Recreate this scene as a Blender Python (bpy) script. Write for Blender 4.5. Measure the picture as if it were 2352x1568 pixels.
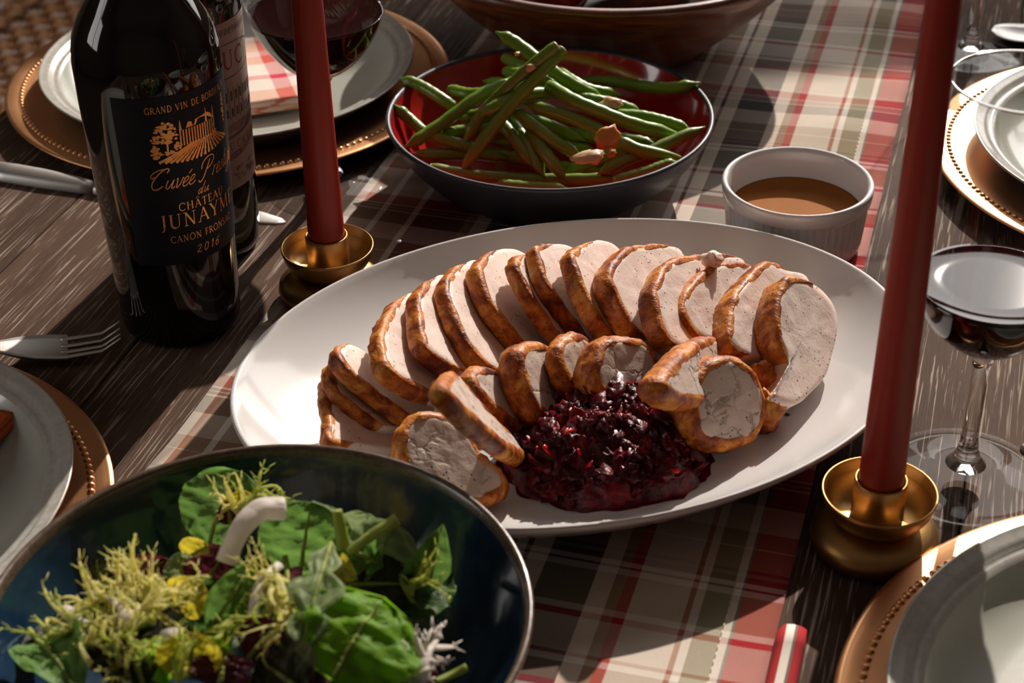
import bpy, math, random
from math import sin, cos, pi, radians, sqrt, atan2
from mathutils import Vector, Matrix, noise

for _o in list(bpy.data.objects):
    bpy.data.objects.remove(_o, do_unlink=True)
SC = bpy.context.scene
COL = SC.collection
random.seed(7)

# ------------------------------------------------------------------ camera
FPX, CXP, CYP = 3990.0, 1176.0, 784.0          # focal length in pixels of a 2352 px wide frame
PITCH, ROLL, CAMH = radians(33.2), radians(-0.9), 0.56   # the table top is z = 0
FW = Vector((0, cos(PITCH), -sin(PITCH)))
_U0, _R0 = Vector((0, sin(PITCH), cos(PITCH))), Vector((1, 0, 0))
RT = _R0 * cos(ROLL) + _U0 * sin(ROLL)
UP = _U0 * cos(ROLL) - _R0 * sin(ROLL)
CAMP = Vector((0, 0, CAMH))
cam = bpy.data.cameras.new('camera')
camo = bpy.data.objects.new('camera', cam)
COL.objects.link(camo)
M = Matrix((RT, UP, -FW)).transposed().to_4x4()
M.translation = CAMP
camo.matrix_world = M
cam.sensor_width = 36.0
cam.lens = FPX / 2352.0 * 36.0
cam.clip_start = 0.02
cam.dof.use_dof = True
cam.dof.focus_distance = 0.985
cam.dof.aperture_fstop = 11.0
SC.camera = camo

# ------------------------------------------------------------------ sky, sun, exposure
world = bpy.data.worlds.new('sky')
SC.world = world
world.use_nodes = True
_wn = world.node_tree.nodes
_wn['Background'].inputs[0].default_value = (1.0, 0.96, 0.92, 1)
_wn['Background'].inputs[1].default_value = 3.6
SUN_AZ, SUN_EL = radians(20), radians(31)
SUN = Vector((sin(SUN_AZ) * cos(SUN_EL), cos(SUN_AZ) * cos(SUN_EL), sin(SUN_EL)))
sl = bpy.data.lights.new('sun', 'SUN')
sl.energy = 5.1
sl.color = (1.0, 0.89, 0.79)
sl.angle = radians(0.7)
so = bpy.data.objects.new('sun', sl)
so.rotation_euler = (-SUN).to_track_quat('-Z', 'Y').to_euler()
so.location = SUN * 6
COL.objects.link(so)
SC.view_settings.view_transform = 'Standard'
SC.view_settings.look = 'None'
SC.view_settings.gamma = 1.0
SC.view_settings.use_curve_mapping = False
SC.view_settings.exposure = 0.0
SC.cycles.max_bounces = 7
SC.cycles.diffuse_bounces = 3
SC.cycles.glossy_bounces = 4
SC.cycles.transmission_bounces = 6
SC.cycles.adaptive_threshold = 0.04
SC.cycles.transparent_max_bounces = 12
SC.cycles.caustics_reflective = False
SC.cycles.caustics_refractive = False
SC.cycles.sample_clamp_indirect = 4.0


# ------------------------------------------------------------------ helpers
def A(px, py, z=0.0):
    """the point at height z that a sight line measured on the photograph meets"""
    d = FW + RT * ((px - CXP) / FPX) + UP * ((CYP - py) / FPX)
    return CAMP + d * ((z - CAMH) / d.z)


def sight(px, py):
    return FW + RT * ((px - CXP) / FPX) + UP * ((CYP - py) / FPX)


def lin(c):
    return tuple(((v / 255.0) / 12.92 if v / 255.0 <= .04045 else ((v / 255.0 + .055) / 1.055) ** 2.4) for v in c)


def interp(x, xs, ys):
    if x <= xs[0]:
        return ys[0]
    for i in range(1, len(xs)):
        if x <= xs[i]:
            f = (x - xs[i - 1]) / (xs[i] - xs[i - 1])
            return ys[i - 1] + (ys[i] - ys[i - 1]) * f
    return ys[-1]


def tag(o, label=None, cat=None, group=None, kind=None):
    if label: o['label'] = label
    if cat: o['category'] = cat
    if group: o['group'] = group
    if kind: o['kind'] = kind
    return o


def thing(name, label, cat, loc=(0, 0, 0), rz=0.0, group=None):
    o = bpy.data.objects.new(name, None)
    o.empty_display_size = 0.02
    COL.objects.link(o)
    o.location = loc
    o.rotation_euler = (0, 0, rz)
    return tag(o, label, cat, group)


def smooth(me, on=True):
    me.polygons.foreach_set('use_smooth', [on] * len(me.polygons))


def mk(name, vf, mat, parent=None, sm=True, world=False, loc=None, angle=None):
    """one mesh object; world=True: the vertices are world points, re-based on the parent's place"""
    v, f = vf
    if world:
        b = Vector(parent.location) if parent else (Vector(loc) if loc is not None else sum((Vector(p) for p in v), Vector()) / len(v))
        p2 = parent.parent if parent else None
        while p2:
            b = b + Vector(p2.location); p2 = p2.parent
        v = [Vector(p) - b for p in v]
        if not parent:
            loc = b
    me = bpy.data.meshes.new(name)
    me.from_pydata([tuple(p) for p in v], [], f)
    me.validate()
    smooth(me, sm)
    if mat:
        me.materials.append(mat)
    if angle is not None:
        try:
            me.set_sharp_from_angle(angle=radians(angle))
        except Exception:
            pass
    o = bpy.data.objects.new(name, me)
    COL.objects.link(o)
    if parent:
        o.parent = parent
    if loc is not None and not parent:
        o.location = loc
    elif loc is not None and not world:
        o.location = loc
    return o


def inst(src, name, parent, loc=(0, 0, 0), rot=(0, 0, 0), scale=(1, 1, 1)):
    o = src.copy()
    o.name = name
    COL.objects.link(o)
    o.parent = parent
    o.location, o.rotation_euler, o.scale = loc, rot, scale
    return o


def join(*vfs):
    V, Fc = [], []
    for v, f in vfs:
        n = len(V)
        V += [Vector(p) for p in v]
        Fc += [tuple(i + n for i in q) for q in f]
    return V, Fc


def moved(vf, loc=(0, 0, 0), rz=0.0, mat=None):
    m = mat if mat is not None else (Matrix.Translation(Vector(loc)) @ Matrix.Rotation(rz, 4, 'Z'))
    return [m @ Vector(p) for p in vf[0]], vf[1]


def box(x0, x1, y0, y1, z0, z1):
    v = [Vector((x, y, z)) for z in (z0, z1) for y in (y0, y1) for x in (x0, x1)]
    return v, [(0, 2, 3, 1), (4, 5, 7, 6), (0, 1, 5, 4), (2, 6, 7, 3), (0, 4, 6, 2), (1, 3, 7, 5)]


def bevbox(sx, sy, sz, b, base=0.0):
    """box centred in x, y standing on z=base, upper edges chamfered by b"""
    x, y = sx / 2, sy / 2
    v = [(-x, -y, base), (x, -y, base), (x, y, base), (-x, y, base),
         (-x, -y, base + sz - b), (x, -y, base + sz - b), (x, y, base + sz - b), (-x, y, base + sz - b),
         (-x + b, -y + b, base + sz), (x - b, -y + b, base + sz), (x - b, y - b, base + sz), (-x + b, y - b, base + sz)]
    f = [(3, 2, 1, 0), (8, 9, 10, 11)]
    for k in (0, 4):
        for i in range(4):
            j = (i + 1) % 4
            f.append((k + i, k + j, k + 4 + j, k + 4 + i))
    return [Vector(p) for p in v], f


def lathe(prof, n=72, ex=1.0, ey=1.0):
    V, Fc, rows = [], [], []
    for r, z in prof:
        if r < 1e-6:
            rows.append([len(V)]); V.append(Vector((0, 0, z)))
        else:
            rows.append(list(range(len(V), len(V) + n)))
            for i in range(n):
                a = 2 * pi * i / n
                V.append(Vector((r * ex * cos(a), r * ey * sin(a), z)))
    for p, q in zip(rows[:-1], rows[1:]):
        for i in range(n):
            j = (i + 1) % n
            if len(p) == 1 and len(q) == 1:
                continue
            if len(p) == 1:
                Fc.append((p[0], q[j], q[i]))
            elif len(q) == 1:
                Fc.append((p[i], p[j], q[0]))
            else:
                Fc.append((p[i], p[j], q[j], q[i]))
    ar = sum(prof[i][0] * prof[(i + 1) % len(prof)][1] - prof[(i + 1) % len(prof)][0] * prof[i][1] for i in range(len(prof)))
    return V, (Fc if ar > 0 else [tuple(reversed(q)) for q in Fc])


def catmull(pts, per=6, closed=False):
    P = [Vector(p) for p in pts]
    n = len(P)
    out = []
    rng = range(n) if closed else range(n - 1)
    for i in rng:
        p0 = P[(i - 1) % n] if closed or i > 0 else P[0] * 2 - P[1]
        p1, p2 = P[i], P[(i + 1) % n]
        p3 = P[(i + 2) % n] if closed or i + 2 < n else P[-1] * 2 - P[-2]
        for k in range(per):
            t = k / per
            out.append(0.5 * ((2 * p1) + (p2 - p0) * t + (2 * p0 - 5 * p1 + 4 * p2 - p3) * t * t + (3 * p1 - p0 - 3 * p2 + p3) * t ** 3))
    if not closed:
        out.append(P[-1].copy())
    return out


def tube(pts, rad, n=8, cap=True, flat=1.0, up=None):
    P = [Vector(p) for p in pts]
    m = len(P)
    R = [rad] * m if not isinstance(rad, (list, tuple)) else [interp(i / (m - 1), [k / (len(rad) - 1) for k in range(len(rad))], rad) for i in range(m)]
    V, Fc = [], []
    prev = None
    for i in range(m):
        t = (P[min(i + 1, m - 1)] - P[max(i - 1, 0)]).normalized()
        if prev is None:
            a = Vector(up) if up is not None else (Vector((0, 0, 1)) if abs(t.z) < .9 else Vector((1, 0, 0)))
            nrm = (a - t * a.dot(t)).normalized()
        else:
            nrm = (prev - t * prev.dot(t)).normalized()
        prev = nrm
        b = t.cross(nrm)
        for k in range(n):
            an = 2 * pi * k / n
            V.append(P[i] + (b * cos(an) + nrm * (sin(an) * flat)) * R[i])
    for i in range(m - 1):
        for k in range(n):
            j = (k + 1) % n
            Fc.append((i * n + k, i * n + j, (i + 1) * n + j, (i + 1) * n + k))
    if cap:
        Fc.append(tuple(reversed(range(n))))
        Fc.append(tuple(range((m - 1) * n, m * n)))
    return V, Fc


def blob(c, r, seed=0, amp=0.25, fr=1.0, n=10, m=7):
    """a lumpy rounded piece: r = (rx, ry, rz)"""
    V, Fc = [], []
    c = Vector(c)
    V.append(c + Vector((0, 0, r[2])))
    for i in range(1, m):
        th = pi * i / m
        for k in range(n):
            ph = 2 * pi * k / n
            d = Vector((sin(th) * cos(ph), sin(th) * sin(ph), cos(th)))
            s = 1 + amp * noise.noise(d * fr * 1.6 + Vector((seed * 3.1, seed * 1.7, seed)))
            V.append(c + Vector((d.x * r[0], d.y * r[1], d.z * r[2])) * s)
    V.append(c - Vector((0, 0, r[2])))
    for k in range(n):
        Fc.append((0, 1 + k, 1 + (k + 1) % n))
        Fc.append((len(V) - 1, 1 + (m - 2) * n + (k + 1) % n, 1 + (m - 2) * n + k))
    for i in range(m - 2):
        for k in range(n):
            j = (k + 1) % n
            Fc.append((1 + i * n + k, 1 + (i + 1) * n + k, 1 + (i + 1) * n + j, 1 + i * n + j))
    return V, Fc


# ------------------------------------------------------------------ materials
class NT:
    def __init__(self, name):
        self.m = bpy.data.materials.new(name)
        self.m.use_nodes = True
        self.t = self.m.node_tree
        self.b = self.t.nodes['Principled BSDF']
        self.out = self.t.nodes['Material Output']

    def n(self, typ, **kw):
        x = self.t.nodes.new('ShaderNode' + typ)
        for k, v in kw.items():
            setattr(x, k, v)
        return x

    def l(self, a, b):
        self.t.links.new(a, b)

    def val(self, x, v):
        if hasattr(v, 'links') or isinstance(v, bpy.types.NodeSocket):
            self.l(v, x)
        else:
            x.default_value = v

    def coord(self, kind='Object', scale=(1, 1, 1), loc=(0, 0, 0), rot=(0, 0, 0)):
        c = self.n('TexCoord')
        mp = self.n('Mapping')
        mp.inputs['Scale'].default_value = scale
        mp.inputs['Location'].default_value = loc
        mp.inputs['Rotation'].default_value = rot
        self.l(c.outputs[kind], mp.inputs['Vector'])
        return mp.outputs['Vector']

    def noise(self, vec, scale, detail=3, rough=0.55, dist=0.0):
        x = self.n('TexNoise')
        self.l(vec, x.inputs['Vector'])
        x.inputs['Scale'].default_value = scale
        x.inputs['Detail'].default_value = detail
        x.inputs['Roughness'].default_value = rough
        x.inputs['Distortion'].default_value = dist
        return x.outputs['Fac']

    def voro(self, vec, scale, feature='F1', rnd=1.0):
        x = self.n('TexVoronoi', feature=feature)
        self.l(vec, x.inputs['Vector'])
        x.inputs['Scale'].default_value = scale
        x.inputs['Randomness'].default_value = rnd
        return x

    def ramp(self, fac, stops, interp='LINEAR'):
        x = self.n('ValToRGB')
        cr = x.color_ramp
        cr.interpolation = interp
        while len(cr.elements) < len(stops):
            cr.elements.new(1.0)
        for e, (p, c) in zip(cr.elements, stops):
            e.position = p
            e.color = (*c, 1) if len(c) == 3 else c
        self.l(fac, x.inputs['Fac'])
        return x.outputs['Color']

    def mix(self, fac, a, b, mode='MIX'):
        x = self.n('Mix', data_type='RGBA', blend_type=mode)
        self.val(x.inputs[0], fac)
        self.val(x.inputs[6], a if not isinstance(a, tuple) else (*a[:3], 1))
        self.val(x.inputs[7], b if not isinstance(b, tuple) else (*b[:3], 1))
        return x.outputs[2]

    def math(self, op, a, b=0.0, c=None):
        x = self.n('Math', operation=op)
        self.val(x.inputs[0], a)
        self.val(x.inputs[1], b)
        if c is not None:
            self.val(x.inputs[2], c)
        return x.outputs[0]

    def bump(self, h, strength=0.3, dist=0.001, normal=None):
        x = self.n('Bump')
        x.inputs['Strength'].default_value = strength
        x.inputs['Distance'].default_value = dist
        self.l(h, x.inputs['Height'])
        if normal is not None:
            self.l(normal, x.inputs['Normal'])
        self.l(x.outputs['Normal'], self.b.inputs['Normal'])
        return x.outputs['Normal']

    def set(self, **kw):
        for k, v in kw.items():
            k = k.replace('_', ' ')
            self.val(self.b.inputs[k], v if not (isinstance(v, tuple) and len(v) == 3 and k not in ('Subsurface Radius',)) else (*v, 1))
        return self


def simple(name, col, rough=0.5, metal=0.0, **kw):
    t = NT(name)
    t.set(Base_Color=col, Roughness=rough, Metallic=metal)
    t.set(**kw)
    return t.m


def grey(v):
    return (v, v, v)
# ------------------------------------------------------------------ the room
def wall_mat(name, col):
    t = NT(name)
    v = t.coord('Object')
    t.set(Base_Color=t.mix(t.noise(v, 3, 4), tuple(c * .9 for c in col), col), Roughness=0.8)
    t.bump(t.noise(v, 90, 3), .1, .002)
    return t.m


M_WALL = wall_mat('wall_paint', (0.38, 0.30, 0.25))
M_CEIL = wall_mat('ceiling_paint', (0.62, 0.55, 0.50))
M_FLOOR = wall_mat('floor_board', (0.10, 0.065, 0.045))
M_FRAME = simple('window_frame_paint', (0.5, 0.48, 0.45), .45)
FZ, CZ = -0.75, 2.55
WX0, WX1, WY0, WY1 = -3.0, 3.4, -2.6, 2.5
struct = lambda o: tag(o, kind='structure')
struct(mk('floor', box(WX0, WX1, WY0, WY1, FZ - .1, FZ), M_FLOOR, sm=False))
struct(mk('ceiling', box(WX0, WX1, WY0, WY1, CZ, CZ + .1), M_CEIL, sm=False))
LY0, LY1, LZ0, LZ1 = -0.3, 1.0, 0.35, 1.65
struct(mk('wall_left', join(box(WX0 - .1, WX0, WY0, LY0, FZ, CZ), box(WX0 - .1, WX0, LY1, WY1, FZ, CZ), box(WX0 - .1, WX0, LY0, LY1, FZ, LZ0), box(WX0 - .1, WX0, LY0, LY1, LZ1, CZ)), M_WALL, sm=False))
win2 = thing('window_2', None, None, (WX0 - .05, 0, 0))
tag(win2, kind='structure')
for nm, y0, y1, z0, z1 in (('window_frame', LY0, LY0 + .05, LZ0, LZ1), ('window_frame', LY1 - .05, LY1, LZ0, LZ1), ('window_frame', LY0 + .05, LY1 - .05, LZ0, LZ0 + .05),
                           ('window_frame', LY0 + .05, LY1 - .05, LZ1 - .05, LZ1), ('unseen_window_bar', .28, .32, LZ0 + .05, LZ1 - .05)):
    mk(nm, box(-.03, .03, y0, y1, z0, z1), M_FRAME, win2, sm=False)
struct(mk('wall_right', box(WX1, WX1 + .1, WY0, WY1, FZ, CZ), M_WALL, sm=False))
struct(mk('wall_front', box(WX0, WX1, WY0 - .1, WY0, FZ, CZ), M_WALL, sm=False))
# the wall behind the table, with one wide window
OX0, OX1, OZ0, OZ1 = -0.05, 1.75, 0.30, 1.80
struct(mk('wall_back', join(box(WX0, OX0, WY1, WY1 + .12, FZ, CZ), box(OX1, WX1, WY1, WY1 + .12, FZ, CZ),
                            box(OX0, OX1, WY1, WY1 + .12, FZ, OZ0), box(OX0, OX1, WY1, WY1 + .12, OZ1, CZ)), M_WALL, sm=False))
win = thing('window_1', None, None, (0, WY1 + .06, 0))
tag(win, kind='structure')
fr = lambda nm, x0, x1, z0, z1: mk(nm, box(x0, x1, -.03, .03, z0, z1), M_FRAME, win, sm=False)
fr('window_frame', OX0, OX0 + .06, OZ0, OZ1)
fr('window_frame', OX1 - .06, OX1, OZ0, OZ1)
fr('window_frame', OX0 + .06, OX1 - .06, OZ0, OZ0 + .06)
fr('window_frame', OX0 + .06, OX1 - .06, OZ1 - .06, OZ1)
SHADE_BARS = ((.785, .055),)  # unseen bar added at the height that throws shade on the far runner
for zc, hw in SHADE_BARS:
    fr('unseen_window_bar', OX0 + .06, OX1 - .06, zc - hw, zc + hw)
pl = bpy.data.lights.new('window_portal', 'AREA')
pl.shape = 'RECTANGLE'
pl.size, pl.size_y = LY1 - LY0, LZ1 - LZ0
pl.cycles.is_portal = True
po = bpy.data.objects.new('window_portal', pl)
po.location = (WX0 + .01, (LY0 + LY1) / 2, (LZ0 + LZ1) / 2)
po.rotation_euler = (radians(90), 0, radians(-90))
COL.objects.link(po)
for (x0, x1, z0, z1) in ((OX0, OX1, OZ0, OZ1),):
    pl = bpy.data.lights.new('window_portal', 'AREA')
    pl.shape = 'RECTANGLE'
    pl.size, pl.size_y = x1 - x0, z1 - z0
    pl.cycles.is_portal = True
    po = bpy.data.objects.new('window_portal', pl)
    po.location = ((x0 + x1) / 2, WY1 - .01, (z0 + z1) / 2)
    po.rotation_euler = (radians(-90), 0, 0)
    COL.objects.link(po)

# ------------------------------------------------------------------ the table
YAW = radians(16.83)                       # the table and its runner run this far right of straight ahead
TU = Vector((sin(YAW), cos(YAW), 0))       # along the table
TS = Vector((cos(YAW), -sin(YAW), 0))      # across it, to the right
EDGE0 = Vector((-0.378, 1.176, 0))         # a point of the left table edge
TW = 0.96


def tab(s, t, z=0.0):
    """table coordinates (s across from the left edge, t along) to world"""
    return EDGE0 + TS * s + TU * t + Vector((0, 0, z))


def to_tab(p):
    d = Vector(p) - EDGE0
    return d.dot(TS), d.dot(TU)


def wood_table_mat():
    t = NT('limed_dark_wood')
    c = t.n('TexCoord')
    oi = t.n('ObjectInfo')
    cmb = t.n('CombineXYZ')
    t.l(t.math('MULTIPLY', oi.outputs['Random'], 9.0), cmb.inputs[0])
    t.l(t.math('MULTIPLY', oi.outputs['Random'], 31.0), cmb.inputs[1])
    add = t.n('VectorMath', operation='ADD')
    t.l(c.outputs['Object'], add.inputs[0])
    t.l(cmb.outputs[0], add.inputs[1])

    def mp(sx, sy):
        m = t.n('Mapping')
        m.inputs['Scale'].default_value = (sx, sy, 1)
        t.l(add.outputs[0], m.inputs['Vector'])
        return m.outputs[0]
    fine = t.noise(mp(560, 15), 1, 3, .6, .6)         # limed pores, drawn out along the grain
    cath = t.noise(mp(26, 3.0), 1, 4, .55, 1.2)       # broad figure
    dash = t.noise(mp(900, 60), 1, 2, .5)
    tone = t.noise(mp(9, 2.2), 1, 3)
    base = t.mix(t.ramp(cath, [(.32, grey(0)), (.68, grey(1))]), (0.040, 0.022, 0.015), (0.130, 0.077, 0.052))
    base = t.mix(t.math('MULTIPLY', oi.outputs['Random'], .55), base, (0.155, 0.098, 0.068))
    base = t.mix(t.ramp(tone, [(.40, grey(0)), (.70, grey(.5))]), base, (0.022, 0.014, 0.013))
    base = t.mix(t.ramp(dash, [(.50, grey(0)), (.75, grey(.35))]), base, (0.02, 0.012, 0.01))
    streak = t.math('MULTIPLY', t.ramp(fine, [(.56, grey(0)), (.64, grey(1))]), t.ramp(cath, [(.30, grey(.15)), (.55, grey(.95))]))
    col = t.mix(t.math('MULTIPLY', streak, .8), base, (0.50, 0.40, 0.33))
    t.set(Base_Color=col, Roughness=t.math('ADD', t.math('MULTIPLY', cath, .2), .58), Specular_IOR_Level=.05)
    t.bump(t.math('SUBTRACT', fine, t.math('MULTIPLY', dash, .4)), .35, .0006)
    return t.m


M_TABLE = wood_table_mat()
table = thing('dining_table', 'dark brown wooden dining table top with pale limed grain', 'table', tab(0, 0, 0), -YAW)
T0, T1 = -1.15, 1.05
nplank = 8
pw = TW / nplank
pm = mk('plank', bevbox(pw - .0008, T1 - T0, .028, .0007, -.028), M_TABLE, table, sm=False)
pm.location = (pw / 2, (T0 + T1) / 2, 0)
for i in range(1, nplank):
    inst(pm, 'plank', table, (pw * (i + .5), (T0 + T1) / 2, 0))
mk('apron', join(box(.05, TW - .05, T0 + .05, T0 + .075, -.11, -.028), box(.05, TW - .05, T1 - .075, T1 - .05, -.11, -.028),
                 box(.05, .075, T0 + .075, T1 - .075, -.11, -.028), box(TW - .075, TW - .05, T0 + .075, T1 - .075, -.11, -.028)), M_TABLE, table, sm=False)
for s in (.05, TW - .12):
    for q in (T0 + .05, T1 - .12):
        mk('leg', box(s, s + .07, q, q + .07, FZ, -.028), M_TABLE, table, sm=False)

# ------------------------------------------------------------------ the runner
RW = 0.340
rl = to_tab((-0.10915, 1.0152, 0))[0]      # left edge of the runner in table coordinates
R_T0, R_T1 = -0.72, 1.0

C_ = {k: lin(v) for k, v in dict(red=(176, 24, 32), dred=(96, 20, 28), grey=(112, 108, 100), white=(236, 226, 214), olive=(146, 138, 108), tan=(150, 118, 92),
                                 rust=(170, 108, 80), cream=(226, 212, 196), char=(52, 48, 50), pink=(206, 120, 112)).items()}


def plaid_mat():
    t = NT('plaid_cotton_twill')
    c = t.n('TexCoord')
    sep = t.n('SeparateXYZ')
    t.l(c.outputs['Object'], sep.inputs[0])
    s, q = sep.outputs[0], sep.outputs[1]
    # warp, from the right edge leftwards (metres)
    warp = [(.019, 'red'), (.0012, 'grey'), (.0043, 'white'), (.0125, 'olive'), (.004, 'white'), (.0025, 'rust'), (.0265, 'cream'), (.0055, 'red'),
            (.0055, 'tan'), (.010, 'cream'), (.025, 'char'), (.010, 'cream'), (.003, 'dred'), (.005, 'white'), (.017, 'tan'), (.004, 'white'), (.020, 'dred'),
            (.004, 'white'), (.026, 'tan'), (.003, 'dred'), (.010, 'cream'), (.024, 'char'), (.010, 'cream'), (.006, 'tan'), (.006, 'dred'), (.028, 'dred'), (.004, 'white'),
            (.018, 'tan'), (.004, 'white'), (.012, 'tan'), (.003, 'rust'), (.02, 'cream')]
    tot = sum(w for w, _ in warp)
    stops, x = [], 0.0
    for w, k in warp:
        stops.append((min(x / tot, 1), C_[k])); x += w
    wf = t.math('DIVIDE', t.math('SUBTRACT', RW, s), tot)
    wcol = t.ramp(wf, stops[:32], 'CONSTANT')
    # weft, repeating along the length
    weft = [(.024, 'cream'), (.0045, 'red'), (.0045, 'white'), (.026, 'olive'), (.004, 'white'), (.002, 'dred'), (.003, 'white'), (.005, 'dred'), (.003, 'tan'), (.002, 'char'),
            (.016, 'tan'), (.0015, 'cream'), (.012, 'tan'), (.022, 'cream'), (.016, 'char'), (.0015, 'cream'), (.0025, 'dred'), (.0015, 'cream'), (.0025, 'dred'), (.0015, 'cream'),
            (.012, 'red'), (.004, 'white'), (.030, 'cream'), (.003, 'white'), (.005, 'red'), (.012, 'tan'), (.005, 'white'), (.003, 'rust')]
    tot2 = sum(w for w, _ in weft)
    stops, x = [], 0.0
    for w, k in weft:
        stops.append((min(x / tot2, 1), C_[k])); x += w
    qf = t.math('FRACT', t.math('ADD', t.math('DIVIDE', q, tot2), WEFT_PHASE))
    fcol = t.ramp(qf, stops[:32], 'CONSTANT')
    # a 2/2 twill shows warp and weft in turn along slanting lines
    pr = 0.00105
    tw = t.math('FRACT', t.math('DIVIDE', t.math('ADD', s, q), pr))
    tri = t.math('ABSOLUTE', t.math('SUBTRACT', tw, .5))
    sel = t.ramp(tri, [(.19, grey(.08)), (.31, grey(.64))])
    col = t.mix(sel, wcol, fcol)
    nz = t.noise(t.coord('Object', (1, 1, 1)), 60, 4)
    col = t.mix(t.math('MULTIPLY', nz, .18), col, (.05, .04, .035))
    t.set(Base_Color=col, Roughness=.92, Specular_IOR_Level=.12)
    t.b.inputs['Sheen Weight'].default_value = .15
    t.bump(t.math('ADD', tri, t.math('MULTIPLY', t.noise(t.coord('Object'), 900, 2), .8)), .25, .0004)
    return t.m


WEFT_PHASE = 0.934
M_PLAID = plaid_mat()


def runner_z(s, q):
    """gentle folds, pressed flat where dishes stand"""
    w = .0
    p = tab(rl + s, q)
    for (cx, cy, r) in ((.036, .795, .20), (.0275, 1.06, .115), (.178, .955, .06), (.08, 1.28, .165), (-.11, .555, .10), (-.11, .90, .035)):
        d = sqrt((p.x - cx) ** 2 + (p.y - cy) ** 2)
        w = max(w, 1 - min(max((d - r) / .05, 0), 1))
    f = 1 - w
    h = .0009 + f * (.0016 + .0013 * sin(q * 62 + s * 19) + .0011 * sin(q * 31 - s * 34 + 1.3) + .0018 * noise.noise(Vector((s * 11, q * 12, 3))))
    return max(h, .0006) + .0004


def make_runner():
    nu, nv = 44, 200
    V, Fc = [], []
    for j in range(nv + 1):
        q = R_T0 + (R_T1 - R_T0) * j / nv
        for i in range(nu + 1):
            s = RW * i / nu
            ws = .0016 * noise.noise(Vector((0, q * 7, 9))) if i in (0, nu) else 0
            V.append(Vector((s + ws, q, runner_z(s, q))))
    W = nu + 1
    for j in range(nv):
        for i in range(nu):
            Fc.append((j * W + i, j * W + i + 1, (j + 1) * W + i + 1, (j + 1) * W + i))
    return V, Fc


run = thing('table_runner', 'plaid cotton table runner in red, cream, tan and charcoal lying down the table', 'table runner', tab(rl, 0, 0), -YAW)
rb = mk('runner_cloth', make_runner(), M_PLAID, run)
md = rb.modifiers.new('thickness', 'SOLIDIFY')
md.thickness = .0007
md.offset = -1
M_THREAD = simple('sewing_thread', lin((222, 208, 180)), .8)
sv, sf = [], []
for k in range(330):                                                    # stitched line along the right hem
    q = R_T0 + .01 + k * .0052
    a, b = Vector((RW - .0245, q, runner_z(RW - .0245, q) + .0004)), Vector((RW - .0245, q + .0036, runner_z(RW - .0245, q + .0036) + .0004))
    v, f = tube([a, (a + b) / 2 + Vector((0, 0, .0002)), b], .00022, 4)
    n0 = len(sv); sv += v; sf += [tuple(i + n0 for i in x) for x in f]
# the turned-up end of the hem that sticks out at the near right
hp = A(1812, 1478)
hs, ht = to_tab(hp)
hv, hf = [], []
for j in range(17):
    q = ht - .11 * j / 16
    for i, (dx, dz) in enumerate(((-.006, .0022), (-.003, .0036), (.001, .0044), (.0045, .0040), (.0068, .0026), (.0070, .0010))):
        cur = .004 * math.exp(-j / 1.2)
        hv.append(Vector((hs - rl + dx, q + (.0015 if i in (0, 5) else .004) * math.exp(-j / .8), dz + cur * (1 if 0 < i < 5 else .4))))
for j in range(16):
    for i in range(5):
        hf.append((j * 6 + i, j * 6 + i + 1, (j + 1) * 6 + i + 1, (j + 1) * 6 + i))
M_HEM = NT('red_white_hem')
_c = M_HEM.n('TexCoord'); _s = M_HEM.n('SeparateXYZ'); M_HEM.l(_c.outputs['Object'], _s.inputs[0])
M_HEM.set(Base_Color=M_HEM.ramp(M_HEM.math('DIVIDE', M_HEM.math('SUBTRACT', _s.outputs[0], hs - rl - .007), .0145), [(0, C_['red']), (.34, C_['white']), (.62, C_['grey']), (.70, C_['red'])], 'CONSTANT'), Roughness=.9)
_hm = mk('turned_hem', (hv, hf), M_HEM.m, run)
_hm.modifiers.new('thickness', 'SOLIDIFY').thickness = .0006
tag(mk('hem_stitching', (sv, sf), M_THREAD, run), kind='stuff')
# ------------------------------------------------------------------ dish and metal materials
def glaze(name, c1, c2, scale=40, rough=.12, coat=.5, bump=.08, thr=(.35, .7), bumpscale=120):
    t = NT(name)
    v = t.coord('Object')
    n1 = t.noise(v, scale, 5, .6, .8)
    t.set(Base_Color=t.mix(t.ramp(n1, [(thr[0], grey(0)), (thr[1], grey(1))]), c1, c2), Roughness=rough, Coat_Weight=coat, Coat_Roughness=.05)
    t.bump(t.noise(v, bumpscale, 3), bump, .0008)
    return t.m


def brushed(name, c1, c2, rough=.28, freq=900, bump=.12):
    """metal brushed in circles round the object's axis"""
    t = NT(name)
    c = t.n('TexCoord')
    sep = t.n('SeparateXYZ')
    t.l(c.outputs['Object'], sep.inputs[0])
    r = t.math('SQRT', t.math('ADD', t.math('POWER', sep.outputs[0], 2.0), t.math('POWER', sep.outputs[1], 2.0)))
    cmb = t.n('CombineXYZ')
    t.l(r, cmb.inputs[0])
    t.l(sep.outputs[2], cmb.inputs[1])
    ring = t.noise(cmb.outputs[0], freq, 2, .6)
    cl = t.noise(t.coord('Object'), 25, 4)
    t.set(Base_Color=t.mix(cl, c1, c2), Metallic=1.0, Roughness=t.math('ADD', t.math('MULTIPLY', cl, .14), rough - .06))
    t.bump(ring, bump, .0004)
    return t.m


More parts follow.
